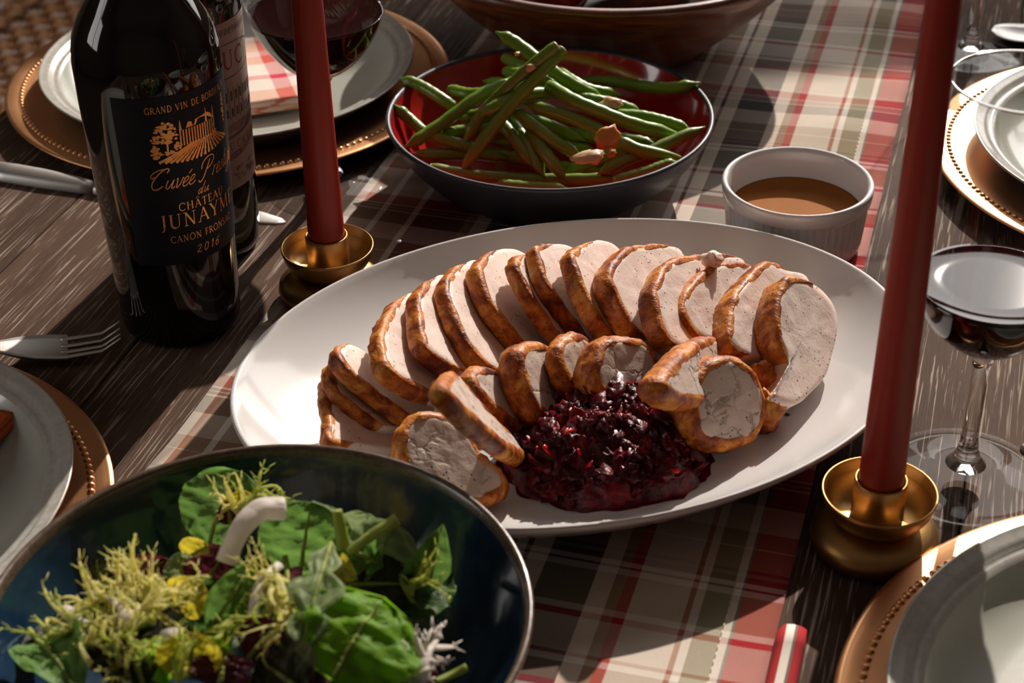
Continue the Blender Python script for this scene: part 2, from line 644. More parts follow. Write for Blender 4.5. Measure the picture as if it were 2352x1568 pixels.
M_PORC = glaze('white_porcelain', (0.66, 0.645, 0.635), (0.70, 0.685, 0.675), 15, .16, .35, .02)
M_RAM = glaze('ramekin_porcelain', (0.70, 0.69, 0.70), (0.76, 0.75, 0.75), 15, .15, .4, .02)
M_COPPER = brushed('brushed_copper_gold', (0.80, 0.38, 0.17), (0.88, 0.47, 0.23), .36, 1400, .18)
M_BRASS = brushed('brushed_brass', (0.40, 0.225, 0.08), (0.48, 0.285, 0.105), .40, 700, .10)
M_PLATE = glaze('celadon_glaze', (0.42, 0.44, 0.385), (0.50, 0.50, 0.44), 14, .22, .45, .05)
M_PLATER = glaze('plate_rim_glaze', (0.50, 0.47, 0.43), (0.36, 0.37, 0.33), 160, .25, .4, .08)
M_STEEL = NT('satin_steel')
M_STEEL.set(Base_Color=(0.60, 0.58, 0.56), Metallic=1.0, Roughness=.42)
M_STEEL.bump(M_STEEL.noise(M_STEEL.coord('Object', (900, 20, 900)), 1, 2), .06, .0004)
M_STEEL = M_STEEL.m
M_NAVY = glaze('navy_reactive_glaze', (0.006, 0.020, 0.046), (0.018, 0.046, 0.090), 24, .13, .6, .25, (.35, .75), 60)
M_NAVYOUT = glaze('navy_outer_glaze', (0.006, 0.010, 0.016), (0.02, 0.02, 0.024), 40, .3, .3, .2)
M_BROWNRIM = glaze('brown_rim_glaze', (0.06, 0.038, 0.026), (0.14, 0.09, 0.06), 300, .3, .4, .3)
M_REDGLAZE = glaze('red_glaze', (0.40, 0.012, 0.012), (0.48, 0.022, 0.018), 30, .12, .7, .06)
M_SLATE = glaze('slate_blue_stoneware', (0.020, 0.024, 0.038), (0.030, 0.035, 0.052), 300, .48, .1, .2)

# ------------------------------------------------------------------ the serving platter
PC, PAX, PAY, PROT = Vector((.0355, .7850, 0)), .1888, .1434, radians(19.5)
PTOP = [(0, .0100), (.30, .0100), (.50, .0102), (.62, .0108), (.72, .0128), (.80, .0165), (.87, .0222), (.93, .0292), (.97, .0350), (.987, .0378)]
PRIM = [(.994, .0385), (1.0, .0380), (1.002, .0366), (.997, .0350)]
PBOT = [(.965, .0300), (.90, .0205), (.80, .0125), (.68, .0070), (.60, .0055), (.595, .0022), (.575, .0020), (.565, .0052), (.3, .0052), (0, .0052)]


def platter_z(x, y):
    dx, dy = x - PC.x, y - PC.y
    u, v = dx * cos(PROT) + dy * sin(PROT), -dx * sin(PROT) + dy * cos(PROT)
    r = sqrt((u / PAX) ** 2 + (v / PAY) ** 2)
    return interp(r, [p[0] for p in PTOP], [p[1] for p in PTOP])


plat = mk('serving_platter', lathe(PTOP + PRIM + PBOT, 128, PAX, PAY), M_PORC)
plat.location = PC
plat.rotation_euler = (0, 0, PROT)
tag(plat, 'large white oval porcelain platter with sliced turkey and cranberry sauce', 'platter')

# ------------------------------------------------------------------ bean bowl
BB = Vector((.0275, 1.0536, .0018))
bean_bowl = thing('serving_bowl', 'shallow slate blue bowl with glossy red inside holding green beans', 'bowl', BB)
BR = .1098
mk('bowl_body', lathe([(0, .004), (.058, .004), (.060, 0), (.066, 0), (.070, .004), (.086, .015), (.0985, .029), (.106, .041), (.1092, .0485), (.1096, .0500), (.1085, .0512), (.1068, .0508), (.1060, .0492)], 96), M_SLATE, bean_bowl)
mk('red_interior', lathe([(.1060, .0492), (.1035, .042), (.0960, .030), (.083, .0175), (.066, .0105), (.05, .0078), (0, .0068)], 96), M_REDGLAZE, bean_bowl)
BPROF = ([0, .05, .066, .083, .096, .1035, .106], [.0068, .0078, .0105, .0175, .03, .042, .0492])


def bean_floor(x, y):
    return BB.z + interp(sqrt((x - BB.x) ** 2 + (y - BB.y) ** 2), *BPROF)


# ------------------------------------------------------------------ salad bowl
SB = Vector((-.1085, .5475, .0022))
SR = .1160
salad_bowl = thing('salad_bowl', 'deep navy glazed bowl with thin brown rim full of mixed salad', 'bowl', SB)
mk('bowl_body', lathe([(0, .004), (.05, .004), (.052, 0), (.058, 0), (.062, .005), (.082, .016), (.098, .033), (.108, .050), (.1140, .0625)], 112), M_NAVYOUT, salad_bowl)
mk('rim_band', lathe([(.1140, .0625), (.1158, .0658), (.1160, .0670), (.1152, .0682), (.1138, .0682), (.1126, .0668), (.1115, .0640)], 112), M_BROWNRIM, salad_bowl)
mk('glazed_interior', lathe([(.1115, .0640), (.105, .051), (.0945, .0335), (.078, .0180), (.058, .0095), (.03, .0075), (0, .007)], 112), M_NAVY, salad_bowl)
SPROF = ([0, .03, .058, .078, .0945, .105, .1115], [.007, .0075, .0095, .018, .0335, .051, .064])


def salad_floor(x, y):
    return SB.z + interp(sqrt((x - SB.x) ** 2 + (y - SB.y) ** 2), *SPROF)


# ------------------------------------------------------------------ ramekin with gravy
RM = A(1833, 412, .0465); RM.z = .0018
ram = thing('ramekin', 'white ribbed porcelain ramekin holding brown gravy', 'ramekin', RM)


def ramekin():
    n = 216
    prof = [(0, .003, 0), (.036, .003, 0), (.038, 0, 0), (.0405, 0, .1), (.0415, .0025, .8), (.0425, .008, 1), (.0440, .030, 1), (.0447, .0405, 1), (.0455, .0425, .25), (.0462, .0438, 0),
            (.0467, .0500, 0), (.0468, .0535, 0), (.0462, .0552, 0), (.0448, .0556, 0), (.0434, .0546, 0), (.0428, .052, 0), (.0416, .044, 0), (.0408, .030, 0), (.0400, .010, 0), (.036, .006, 0), (0, .0055, 0)]
    V, Fc, rows = [], [], []
    for r, z, w in prof:
        if r == 0:
            rows.append([len(V)]); V.append(Vector((0, 0, z * .80))); continue
        rows.append(list(range(len(V), len(V) + n)))
        r, z2 = r * 1.012, z * .80
        for i in range(n):
            a = 2 * pi * i / n
            rr = r - w * .0013 * (0.5 - 0.5 * cos(a * 54)) ** 2
            V.append(Vector((rr * cos(a), rr * sin(a), z2)))
    for p, q in zip(rows[:-1], rows[1:]):
        for i in range(n):
            j = (i + 1) % n
            if len(p) == 1:
                Fc.append((p[0], q[i], q[j]))
            elif len(q) == 1:
                Fc.append((p[j], p[i], q[0]))
            else:
                Fc.append((p[j], p[i], q[i], q[j]))
    return V, [tuple(reversed(f)) for f in Fc]


mk('ramekin_body', ramekin(), M_RAM, ram)


def gravy_mat():
    t = NT('brown_gravy')
    v = t.coord('Object')
    t.set(Base_Color=t.mix(t.noise(v, 60, 4), (0.30, 0.105, 0.022), (0.38, 0.145, 0.032)), Roughness=.6, Specular_IOR_Level=.03, Subsurface_Weight=.2, Subsurface_Scale=.01)
    t.b.inputs['Subsurface Radius'].default_value = (1, .4, .12)
    t.bump(t.noise(v, 55, 3, .5, 1.0), .10, .002)
    return t.m


gv, gf = lathe([(0, .0245), (.010, .0245), (.02, .0243), (.03, .0242), (.037, .0242), (.0395, .0245), (.0412, .0249), (.0408, .02), (.0401, .012), (0, .012)], 64)
grav = mk('gravy', (gv, gf), gravy_mat())
grav.location = RM
tag(grav, 'glossy brown gravy inside the white ribbed ramekin', 'gravy', kind='stuff')

# ------------------------------------------------------------------ candle holders and candles
def candle_mat():
    t = NT('red_candle_wax')
    v = t.coord('Object')
    t.set(Base_Color=t.mix(t.noise(v, 30, 3), (0.30, 0.020, 0.010), (0.35, 0.024, 0.012)), Roughness=.42, Subsurface_Weight=.35, Subsurface_Scale=.006, Specular_IOR_Level=.35)
    t.b.inputs['Subsurface Radius'].default_value = (1.0, .18, .08)
    t.bump(t.noise(t.coord('Object', (60, 60, 8)), 1, 3), .05, .001)
    return t.m


M_CANDLE = candle_mat()
M_WICK = simple('candle_wick', (.5, .46, .4), .9)
HR = .0300


def holder(c, label, clabel, lean):
    h = thing('candle_holder', label, 'candle holder', c, 0, 'brass candle holders')
    mk('base', lathe([(0, 0), (.0268, 0), (.0302, .0022), (.0316, .0064), (.0306, .0108), (.0266, .0147), (.0190, .0170), (.0135, .0178), (0, .0178)], 64), M_BRASS, h)
    mk('cup', lathe([(0, .0170), (.0135, .0172), (.0185, .0185), (.0232, .0222), (.0262, .0272), (.0277, .0325), (.0280, .0345), (.0275, .0349), (.0268, .0343), (.0256, .0285), (.0222, .0225), (.0175, .0200), (.0120, .0195), (0, .0195)], 72), M_BRASS, h)
    mk('socket', lathe([(.0128, .0192), (.0128, .0415), (.0124, .0422), (.0117, .0420), (.0115, .0410), (.0115, .0210), (0, .0208)], 48), M_BRASS, h)
    cd = thing('taper_candle', clabel, 'candle', c + Vector((0, 0, .0215)), 0, 'red taper candles')
    L = .30
    pr = [(0, 0), (.0100, 0), (.0112, .0012)] + [(.0113 - .0044 * k / 14, .004 + (L - .012) * k / 14) for k in range(15)] + [(.0055, L - .003), (.0030, L), (0, L + .0006)]
    o = mk('wax', lathe(pr, 48), M_CANDLE, cd)
    w = mk('wick', tube([Vector((0, 0, L - .002)), Vector((.0004, 0, L + .006)), Vector((.0015, .0005, L + .012))], .0009, 6), M_WICK, cd)
    cd.rotation_euler = (lean[0], lean[1], 0)


HLP = A(752, 571, .0345); HLP.z = .0022
HRP = A(2021, 1127, .0345); HRP.z = 0.0
holder(HLP, 'small brass candle holder beside the wine bottles, behind the platter', 'tall red taper candle standing in front of the far wine glass', (0, 0))
holder(HRP, 'small brass candle holder at the right end of the platter', 'tall red taper candle at the right, nearest the camera', (0, 0))

# ------------------------------------------------------------------ chargers, plates, napkins
CH_R = .166
CH_PROF = [(0, .0042), (.104, .0042), (.110, .0050), (.118, .0072), (.132, .0102), (.146, .0118), (.157, .0124), (.1632, .0132), (.1655, .0128), (.1660, .0120), (.1650, .0112), (.157, .0106), (.140, .0090), (.118, .0050), (.106, .0016), (.1, 0), (0, 0)]
bead_src = None


def in_frame(p, m=60):
    v = Vector(p) - CAMP
    z = v.dot(FW)
    x, y = CXP + FPX * v.dot(RT) / z, CYP - FPX * v.dot(UP) / z
    return -m < x < 2352 + m and -m < y < 1568 + m


def place(c, label, plabel, pr=.139, off=(0, 0)):
    global bead_src
    c = Vector((c[0], c[1], 0.0))
    ch = thing('charger_plate', label, 'charger', c, 0, 'copper charger plates')
    mk('charger_disc', lathe(CH_PROF, 144), M_COPPER, ch)
    nb = 176
    for k in range(nb):
        a = 2 * pi * k / nb
        loc = Vector((.1540 * cos(a), .1540 * sin(a), .0118))
        if not in_frame(c + loc):
            continue
        if bead_src is None:
            bead_src = mk('bead', lathe([(.0021, -.0008), (.0020, .0004), (.0016, .0012), (.0009, .0018), (0, .0020)], 10), M_COPPER, ch)
            bead_src.location = loc
        else:
            inst(bead_src, 'bead', ch, loc)
    p = thing('dinner_plate', plabel, 'plate', c + Vector((off[0], off[1], .0046)), 0, 'pale stoneware dinner plates')
    k = pr / .139
    mk('plate_well', lathe([(r * k, z) for r, z in [(0, .0030), (.07, .0030), (.094, .0033), (.108, .0046), (.117, .0090), (.1235, .0175)]], 112), M_PLATE, p)
    mk('plate_rim', lathe([(r * k, z) for r, z in [(.1235, .0175), (.1255, .0192), (.1272, .0194), (.1292, .0196), (.1308, .0215), (.1330, .0226), (.1352, .0228), (.1376, .0240), (.1388, .0244), (.1392, .0236), (.1386, .0226)]], 112), M_PLATER, p)
    mk('plate_underside', lathe([(r * k, z) for r, z in [(.1386, .0226), (.128, .0145), (.119, .0055), (.106, .0022), (.085, .0012), (.082, 0), (.078, 0), (.075, .0010), (0, .0010)]], 112), M_PLATER, p)
    return c


ULC = place((-.2094, 1.2085), 'copper charger with beaded rim at far left, under the napkin plate', 'pale green stoneware plate at far left behind the wine bottles')
LLC = place((-.3680, .6760), 'copper charger with beaded rim at the left edge, beside the fork', 'pale grey green stoneware plate at the left edge beside the salad bowl', .136, (.0095, .0105))
URC = place((.4560, 1.0520), 'copper charger with beaded rim at far right, seen through the wine glass', 'pale green stoneware plate at far right, seen through the wine glass')
LRC = place((.2995, .5135), 'copper charger with beaded rim in the near right corner by the candle holder', 'grey green stoneware plate in the near right corner', .144)


def check_cloth(name, cols, sx, sy, red):
    t = NT(name)
    c = t.n('TexCoord')
    sep = t.n('SeparateXYZ')
    t.l(c.outputs['UV'], sep.inputs[0])
    a = t.ramp(t.math('FRACT', t.math('MULTIPLY', sep.outputs[0], sx)), cols, 'CONSTANT')
    b = t.ramp(t.math('FRACT', t.math('MULTIPLY', sep.outputs[1], sy)), cols, 'CONSTANT')
    w = t.n('TexChecker')
    w.inputs['Scale'].default_value = red
    t.l(c.outputs['UV'], w.inputs['Vector'])
    m = t.mix(t.math('ADD', t.math('MULTIPLY', w.outputs['Fac'], .5), .25), a, b)
    t.set(Base_Color=m, Roughness=.9, Specular_IOR_Level=.1)
    t.bump(w.outputs['Fac'], .2, .0003)
    return t.m


NC = [(0, lin((226, 150, 112))), (.22, lin((240, 226, 214))), (.42, lin((214, 70, 92))), (.50, lin((240, 226, 214))), (.74, lin((224, 124, 88))), (.90, lin((238, 190, 180)))]
M_NAP = check_cloth('checked_napkin_cotton', NC, .9, 1.3, 220)
M_NAP2 = check_cloth('rust_napkin_cotton', [(0, lin((190, 92, 52))), (.4, lin((176, 78, 44))), (.6, lin((204, 116, 76)))], 3, 3, 160)


def folded_cloth(name, mat, parent, length, width, layers, th, seed=0):
    """a napkin folded into a flat packet: stacked leaves, rolled over at the long sides; x across, y along"""
    V, Fc, UV = [], [], []
    nl, na = 24, 10
    for k in range(layers):
        z0 = k * th
        w = width / 2 * (1 - .05 * k)
        ring = []
        for i in range(na + 1):
            a = -pi / 2 + pi * i / na
            ring.append((w - th / 2 + th / 2 * cos(a), z0 + th / 2 + th / 2 * sin(a)))
        prof = [(-w * .6 + 2 * w * .6 * i / 6, z0) for i in range(7)][::1]
        top = [(x, z) for x, z in ring] + [(w - th / 2 - (2 * w - th) * i / 12, z0 + th) for i in range(1, 12)] + [(-x, z) for x, z in reversed(ring)]
        n0 = len(V)
        m = len(top)
        for j in range(nl + 1):
            y = length * (j / nl - .5)
            for i, (x, z) in enumerate(top):
                V.append(Vector((x + .001 * noise.noise(Vector((y * 30, k, seed))), y, z + .0012 * noise.noise(Vector((x * 40, y * 30, k + seed))))))
                UV.append((i / m + .13 * k, j / nl))
        for j in range(nl):
            for i in range(m - 1):
                Fc.append((n0 + j * m + i, n0 + j * m + i + 1, n0 + (j + 1) * m + i + 1, n0 + (j + 1) * m + i))
        Fc.append(tuple(n0 + i for i in reversed(range(m))))
        Fc.append(tuple(n0 + nl * m + i for i in range(m)))
    o = mk(name, (V, Fc), mat, parent)
    uv = o.data.uv_layers.new(name='UVMap')
    for lp in o.data.loops:
        uv.data[lp.index].uv = UV[lp.vertex_index]
    return o


def napkin(label, end, back, width, layers, th, mat, z, seed):
    end, back = Vector(end), Vector(back)
    d = back - end
    ang = atan2(d.y, d.x) - pi / 2
    n = thing('folded_napkin', label, 'napkin', (end + back) / 2, ang, 'folded cloth napkins')
    n.location.z = z
    folded_cloth('napkin_cloth', mat, n, d.length, width, layers, th, seed)
    return n


n1 = napkin('orange, pink and white checked napkin folded on the far left plate', A(618, 238, .018), A(555, 95, .018), .060, 2, .0046, M_NAP, .0108, 1)
_nc = A(32, 962, .014) + Vector((-.054, -.030, 0))
n2 = napkin('rust orange napkin corner on the plate at the left edge', _nc + Vector((.045, 0, 0)), _nc - Vector((.045, 0, 0)), .09, 2, .0040, M_NAP2, .0118, 5)
n2.rotation_euler.z += radians(71)

# ------------------------------------------------------------------ glass
def thin_glass():
    t = NT('thin_clear_glass')
    fr = t.n('LayerWeight')
    fr.inputs['Blend'].default_value = .5
    tr = t.n('BsdfTransparent')
    tr.inputs[0].default_value = (.97, .97, .97, 1)
    gl = t.n('BsdfGlossy')
    gl.inputs['Roughness'].default_value = .02
    mx = t.n('MixShader')
    t.l(t.math('ADD', t.math('MULTIPLY', t.math('POWER', fr.outputs['Facing'], 5.0), .5), .025), mx.inputs[0])
    t.l(tr.outputs[0], mx.inputs[1])
    t.l(gl.outputs[0], mx.inputs[2])
    t.l(mx.outputs[0], t.out.inputs[0])
    return t.m


def solid_glass():
    t = NT('clear_glass')
    t.set(Base_Color=(.97, .98, .98), Roughness=.0, Transmission_Weight=1.0, IOR=1.5)
    return t.m


M_THIN, M_GLASS = thin_glass(), solid_glass()
M_WINE = NT('red_wine')
M_WINE.set(Base_Color=(0.012, 0.0006, 0.0012), Roughness=.03, Specular_IOR_Level=.45)
M_WINE = M_WINE.m


def wine_glass(c, label, foot_r, bowl, wine_z, wlabel, stem_r=.0042):
    g = thing('wine_glass', label, 'wine glass', c, 0, 'stemmed wine glasses')
    zb = bowl[0][0]
    st = [(0, .0008), (foot_r * .5, .0006), (foot_r - .0012, 0), (foot_r, .0008), (foot_r - .0006, .0020), (foot_r * .80, .0030), (foot_r * .5, .0048), (foot_r * .30, .0074), (.0105, .0105), (.0070, .0150), (.0052, .0210),
          (stem_r, .0300), (stem_r * .96, zb * .6), (stem_r * 1.0, zb - .012), (stem_r * 1.25, zb - .005), (.0085, zb + .0005), (0, zb + .0012)]
    mk('foot', lathe(st[:9] + [(.0070, .0150), (0, .0150)], 64), M_THIN, g)
    mk('stem', lathe([(0, .0100), (.0104, .0106)] + st[9:], 48), M_GLASS, g)
    pr = [(.0008, zb + .0012)] + [(r, z) for z, r in bowl]
    rim_r, rim_z = bowl[-1][1], bowl[-1][0]
    P = catmull([Vector((r, z, 0)) for r, z in pr], 4)
    mk('bowl', lathe([(p.x, p.y) for p in P], 80), M_THIN, g)
    mk('rim', tube([Vector((rim_r * cos(a), rim_r * sin(a), rim_z)) for a in [2 * pi * k / 80 for k in range(81)]], .00075, 8, False), M_GLASS, g)
    if wine_z:
        rr = [(p.x - .0007, p.y) for p in P if p.y < wine_z - .0008]
        rr[0] = (0, zb + .0022)
        rw = interp(wine_z, [p.y for p in P], [p.x for p in P]) - .0006
        w = mk('red_wine', lathe([(a, max(b, zb + .0022)) for a, b in rr] + [(rw, wine_z), (rw - .0015, wine_z - .0005), (rw * .6, wine_z - .0007), (0, wine_z - .0007)], 72), M_WINE)
        w.location = c
        tag(w, wlabel, 'wine')
    return g


GR = A(2212, 1100); GL = A(757, 430); GT = A(2226, 135)
wine_glass(GR, 'stemmed wine glass of red wine at the right, standing on bare wood', .043,
           [(.080, .0045), (.083, .012), (.090, .0225), (.102, .0325), (.120, .0386), (.137, .0402), (.160, .0395), (.190, .0370), (.226, .0340)], .120,
           'dark red wine in the near right glass, reflecting the window')
wine_glass(GL, 'large stemmed wine glass of red wine behind the left candle', .041,
           [(.082, .0045), (.0855, .013), (.094, .0250), (.110, .0370), (.130, .0452), (.150, .0480), (.180, .0462), (.220, .0395)], .127,
           'dark red wine in the large glass behind the left candle')
wine_glass(GT, 'empty stemmed wine glass standing in the far right corner', .039,
           [(.082, .0045), (.0855, .013), (.094, .0250), (.110, .0350), (.130, .0410), (.150, .0420), (.180, .0400), (.215, .0350)], None, None)

# ------------------------------------------------------------------ cutlery
def fork(tipc, basec, label):
    b, tp = Vector(basec), Vector(tipc)
    d = tp - b
    f = thing('dinner_fork', label, 'fork', (b.x, b.y, 0), atan2(d.y, d.x))
    L = Vector((d.x, d.y, 0)).length

    def zc(x):       # arch of the neck and rise of the tines
        return interp(x, [-.14, -.09, -.045, -.02, 0, .02, .04, L], [.006, .009, .0150, .0125, .0075, .0045, .0055, .0125])
    outl = [(-.045, .0032), (-.03, .0036), (-.018, .0058), (-.008, .0100), (.002, .0124), (.012, .0128), (.020, .0126)]
    V, Fc = [], []
    for k, (x, w) in enumerate(outl):
        for i in range(7):
            y = -w + 2 * w * i / 6
            V.append(Vector((x, y, zc(x) + .0016 * (abs(y) / .0125) ** 2 + .0008)))
            V.append(Vector((x, y, zc(x) + .0016 * (abs(y) / .0125) ** 2 - .0010)))
    for k in range(len(outl) - 1):
        for i in range(6):
            a, b2 = (k * 7 + i) * 2, ((k + 1) * 7 + i) * 2
            Fc += [(a, b2, b2 + 2, a + 2), (a + 1, a + 3, b2 + 3, b2 + 1)]
        for i in (0, 6):
            a, b2 = (k * 7 + i) * 2, ((k + 1) * 7 + i) * 2
            Fc.append((a, a + 1, b2 + 1, b2) if i == 0 else (a, b2, b2 + 1, a + 1))
    mk('fork_head', (V, Fc), M_STEEL, f)
    for i in range(4):
        y0 = (-1.5 + i) * .0066
        pts = [Vector((x, y0 * (1 - .06 * (x / L)), zc(x) + .0016 * (abs(y0) / .0125) ** 2)) for x in [.016 + (L - .016) * k / 12 for k in range(13)]]
        mk('tine', tube(pts, [.0021, .0017, .0014, .0009], 8, True, .62), M_STEEL, f)
    pts = [Vector((x, 0, zc(x))) for x in [-.14, -.12, -.10, -.08, -.06, -.05, -.042]]
    mk('handle', tube(pts, [.0085, .0075, .006, .0046, .0036, .0034], 12, True, .35), M_STEEL, f)


fork(A(277, 762, .012), A(75, 808, .006), 'silver dinner fork with four tines beside the dark wine bottle')

kn0, kn1 = A(-60, 372, .006), A(655, 503, .003)
kd = kn1 - kn0
knife = thing('table_knife', 'silver table knife lying behind the two wine bottles', 'knife', (kn0.x, kn0.y, 0), atan2(kd.y, kd.x))
KL = Vector((kd.x, kd.y, 0)).length


def bar(pts, base=0.0):
    """flat bar with rounded top: pts = (x, half width, thickness)"""
    V, Fc = [], []
    m = 9
    for x, w, th in pts:
        for i in range(m):
            a = pi * i / (m - 1)
            V.append(Vector((x, -w * cos(a), base + th * (.25 + .75 * sin(a)) if 0 < i < m - 1 else base)))
    for k in range(len(pts) - 1):
        for i in range(m - 1):
            Fc.append((k * m + i, (k + 1) * m + i, (k + 1) * m + i + 1, k * m + i + 1))
    Fc.append(tuple(range(m)))
    Fc.append(tuple(reversed(range((len(pts) - 1) * m, len(pts) * m))))
    return V, Fc


mk('handle', bar([(0, .0085, .007), (.03, .0095, .008), (.06, .009, .008), (.088, .0072, .0072), (.096, .006, .0066)]), M_STEEL, knife)
mk('bolster', bar([(.096, .0048, .0058), (.1, .0056, .006), (.106, .0048, .0052)]), M_STEEL, knife)
mk('blade', bar([(.106, .0048, .0022), (.115, .0080, .0022), (KL - .05, .0092, .0020), (KL - .02, .0080, .0018), (KL - .005, .0045, .0014), (KL, .0008, .001)]), M_STEEL, knife)


def spoon(loc, ang, label):
    s = thing('spoon', label, 'spoon', loc, ang)
    V, Fc = [], []
    nu, nv = 14, 10
    for i in range(nu + 1):
        u = -1 + 2 * i / nu
        w = .0165 * sqrt(max(1 - u * u, 0)) * (1 - .15 * u) + .0004
        for j in range(nv + 1):
            v = -1 + 2 * j / nv
            V.append(Vector((.026 * u, w * v, .0075 - .0068 * (1 - u * u) * (1 - v * v * .8) + .0006)))
    for i in range(nu):
        for j in range(nv):
            a = i * (nv + 1) + j
            Fc.append((a, a + nv + 1, a + nv + 2, a + 1))
    o = mk('spoon_bowl', (V, Fc), M_STEEL, s)
    md = o.modifiers.new('thickness', 'SOLIDIFY'); md.thickness = .0012
    mk('handle', tube([Vector((.024, 0, .0078)), Vector((.045, 0, .0095)), Vector((.08, 0, .006)), Vector((.13, 0, .004))], [.0028, .0022, .0035, .0062], 10, True, .45), M_STEEL, s)


spoon(A(2352, 93, 0), radians(-8), 'silver spoon lying in the far right corner')
sp2 = thing('dessert_spoon', 'rounded silver handle end beside the foot of the right wine glass', 'spoon', A(2344, 1028, 0), radians(-30))
mk('handle', bar([(0, .001, .002), (.0015, .0032, .003), (.005, .0052, .004), (.02, .006, .0042), (.07, .0045, .004), (.10, .003, .004)]), M_STEEL, sp2)

# ------------------------------------------------------------------ wooden bowl at the back
def bowl_wood():
    t = NT('oiled_acacia')
    v = t.coord('Object', (9, 9, 60), (0, 0, 0), (.2, .1, 0))
    n1 = t.noise(v, 2.2, 5, .6, 1.5)
    t.set(Base_Color=t.ramp(n1, [(.25, (0.040, 0.010, 0.005)), (.5, (0.12, 0.032, 0.011)), (.75, (0.26, 0.085, 0.024))]), Roughness=.3, Coat_Weight=.25, Coat_Roughness=.15)
    t.bump(n1, .1, .001)
    return t.m


WB = Vector((.0822, 1.2960, .0018))
wb = mk('wooden_bowl', lathe([(0, .006), (.07, .006), (.072, 0), (.078, 0), (.084, .006), (.102, .022), (.126, .044), (.150, .070), (.1610, .0835), (.1605, .0865), (.1545, .0875), (.1505, .0850), (.138, .066), (.114, .042), (.090, .024), (.06, .015), (0, .013)], 112), bowl_wood())
wb.location = WB
tag(wb, 'wide dark wooden bowl with orange brown rim at the back of the table', 'bowl')
M_FRUIT = glaze('dark_red_fruit_skin', (0.10, 0.006, 0.008), (0.17, 0.014, 0.012), 30, .3, .2, .1)
M_FRUIT2 = glaze('dark_brown_fruit_skin', (0.03, 0.012, 0.012), (0.06, 0.025, 0.02), 30, .35, .2, .1)
for i, (dx, dy, dz, r, mm, lb) in enumerate(((.032, -.040, .050, .028, M_FRUIT2, 'dark fruit in the wooden bowl, middle of its front row'), (.080, -.005, .055, .026, M_FRUIT, 'dark red fruit in the wooden bowl, at its right side'),
                                             (-.045, -.030, .050, .028, M_FRUIT, 'dark red fruit in the wooden bowl, at its left side'), (.01, .045, .05, .034, M_FRUIT2, 'dark fruit in the wooden bowl, behind the others'))):
    o = mk('fruit', blob((0, 0, 0), (r, r, r * .92), i + 3, .12, .8, 24, 16), mm)
    o.location = WB + Vector((dx, dy, dz + .006))
    tag(o, lb, 'fruit', 'fruit in the wooden bowl')

# ------------------------------------------------------------------ woven chair beyond the table edge
M_RATTAN = NT('woven_rattan')
_v = M_RATTAN.coord('Object', (60, 60, 60))
M_RATTAN.set(Base_Color=M_RATTAN.mix(M_RATTAN.noise(_v, 1.5, 4), (0.74, 0.38, 0.18), (0.88, 0.56, 0.32)), Roughness=.55)
M_RATTAN.bump(M_RATTAN.noise(M_RATTAN.coord('Object', (500, 500, 500)), 1, 2), .3, .001)
M_RATTAN = M_RATTAN.m
M_RATTAN2 = simple('pale_rush', (0.92, 0.78, 0.68), .6)
M_CHAIRWOOD = simple('dark_chair_wood', (0.06, 0.032, 0.022), .4)
chair = thing('woven_chair', 'brown rattan chair with woven seat and back beyond the far left table edge', 'chair', tab(-.02, .70, FZ), -YAW)
SW, SD, SZ = .62, .52, .42


def strand(P, Q, nrm, amp, per, ph, r, mat, parent, flat=.6):
    P, Q, nrm = Vector(P), Vector(Q), Vector(nrm)
    L = (Q - P).length
    n = max(int(L / per * 5), 4)
    pts = [P + (Q - P) * (k / n) + nrm * (amp * sin(2 * pi * (k / n) * L / per + ph)) for k in range(n + 1)]
    return mk('strand', tube(pts, r, 6, True, flat, nrm), mat, parent)


seat = mk('seat_pad', bevbox(SD - .02, SW - .02, .012, .003, SZ - .022), M_CHAIRWOOD, chair, sm=False)
seat.location = (-SD / 2, 0, 0)
pit = .021
k = 0
for i in range(int(SW / pit)):
    y = -SW / 2 + pit * (i + .5)
    strand((-.02, y, SZ), (-SD + .01, y, SZ), (0, 0, 1), .0045, pit * 1.6, pi * (i % 2), .0068, M_RATTAN, chair)
for i in range(int(SD / (pit * .8))):
    x = -pit * .8 * (i + .5) - .01
    strand((x, -SW / 2, SZ), (x, SW / 2, SZ), (0, 0, 1), .0045, pit * 2, pi * (i % 2) + pi / 2, .0058, M_RATTAN2 if i % 2 else M_RATTAN, chair)
for sgn in (-1, 1):
    mk('frame_rail', tube([Vector((0, sgn * SW / 2, SZ)), Vector((-SD, sgn * SW / 2, SZ))], .016, 12), M_RATTAN, chair)
    mk('back_post', tube([Vector((-SD, sgn * SW / 2, 0)), Vector((-SD, sgn * SW / 2, SZ)), Vector((-SD - .08, sgn * SW / 2, SZ + .45))], .017, 12), M_CHAIRWOOD, chair)
    mk('leg', tube([Vector((-.02, sgn * (SW / 2 - .02), 0)), Vector((-.02, sgn * (SW / 2 - .02), SZ))], .018, 12), M_CHAIRWOOD, chair)
mk('frame_rail', tube([Vector((0, -SW / 2, SZ)), Vector((0, SW / 2, SZ))], .016, 12), M_RATTAN, chair)
bn = Vector((.98, 0, .17))
for i in range(int(SW / pit)):
    y = -SW / 2 + pit * (i + .5)
    strand((-SD, y, SZ), (-SD - .08, y, SZ + .45), bn, .0045, pit * 1.6, pi * (i % 2), .0068, M_RATTAN, chair)
for i in range(24):
    f = (i + .5) / 24
    strand((-SD - .08 * f, -SW / 2, SZ + .45 * f), (-SD - .08 * f, SW / 2, SZ + .45 * f), bn, .0045, pit * 2, pi * (i % 2) + pi / 2, .0058, M_RATTAN2 if i % 2 else M_RATTAN, chair)
mk('top_rail', tube([Vector((-SD - .08, -SW / 2, SZ + .46)), Vector((-SD - .08, SW / 2, SZ + .46))], .018, 12), M_CHAIRWOOD, chair)
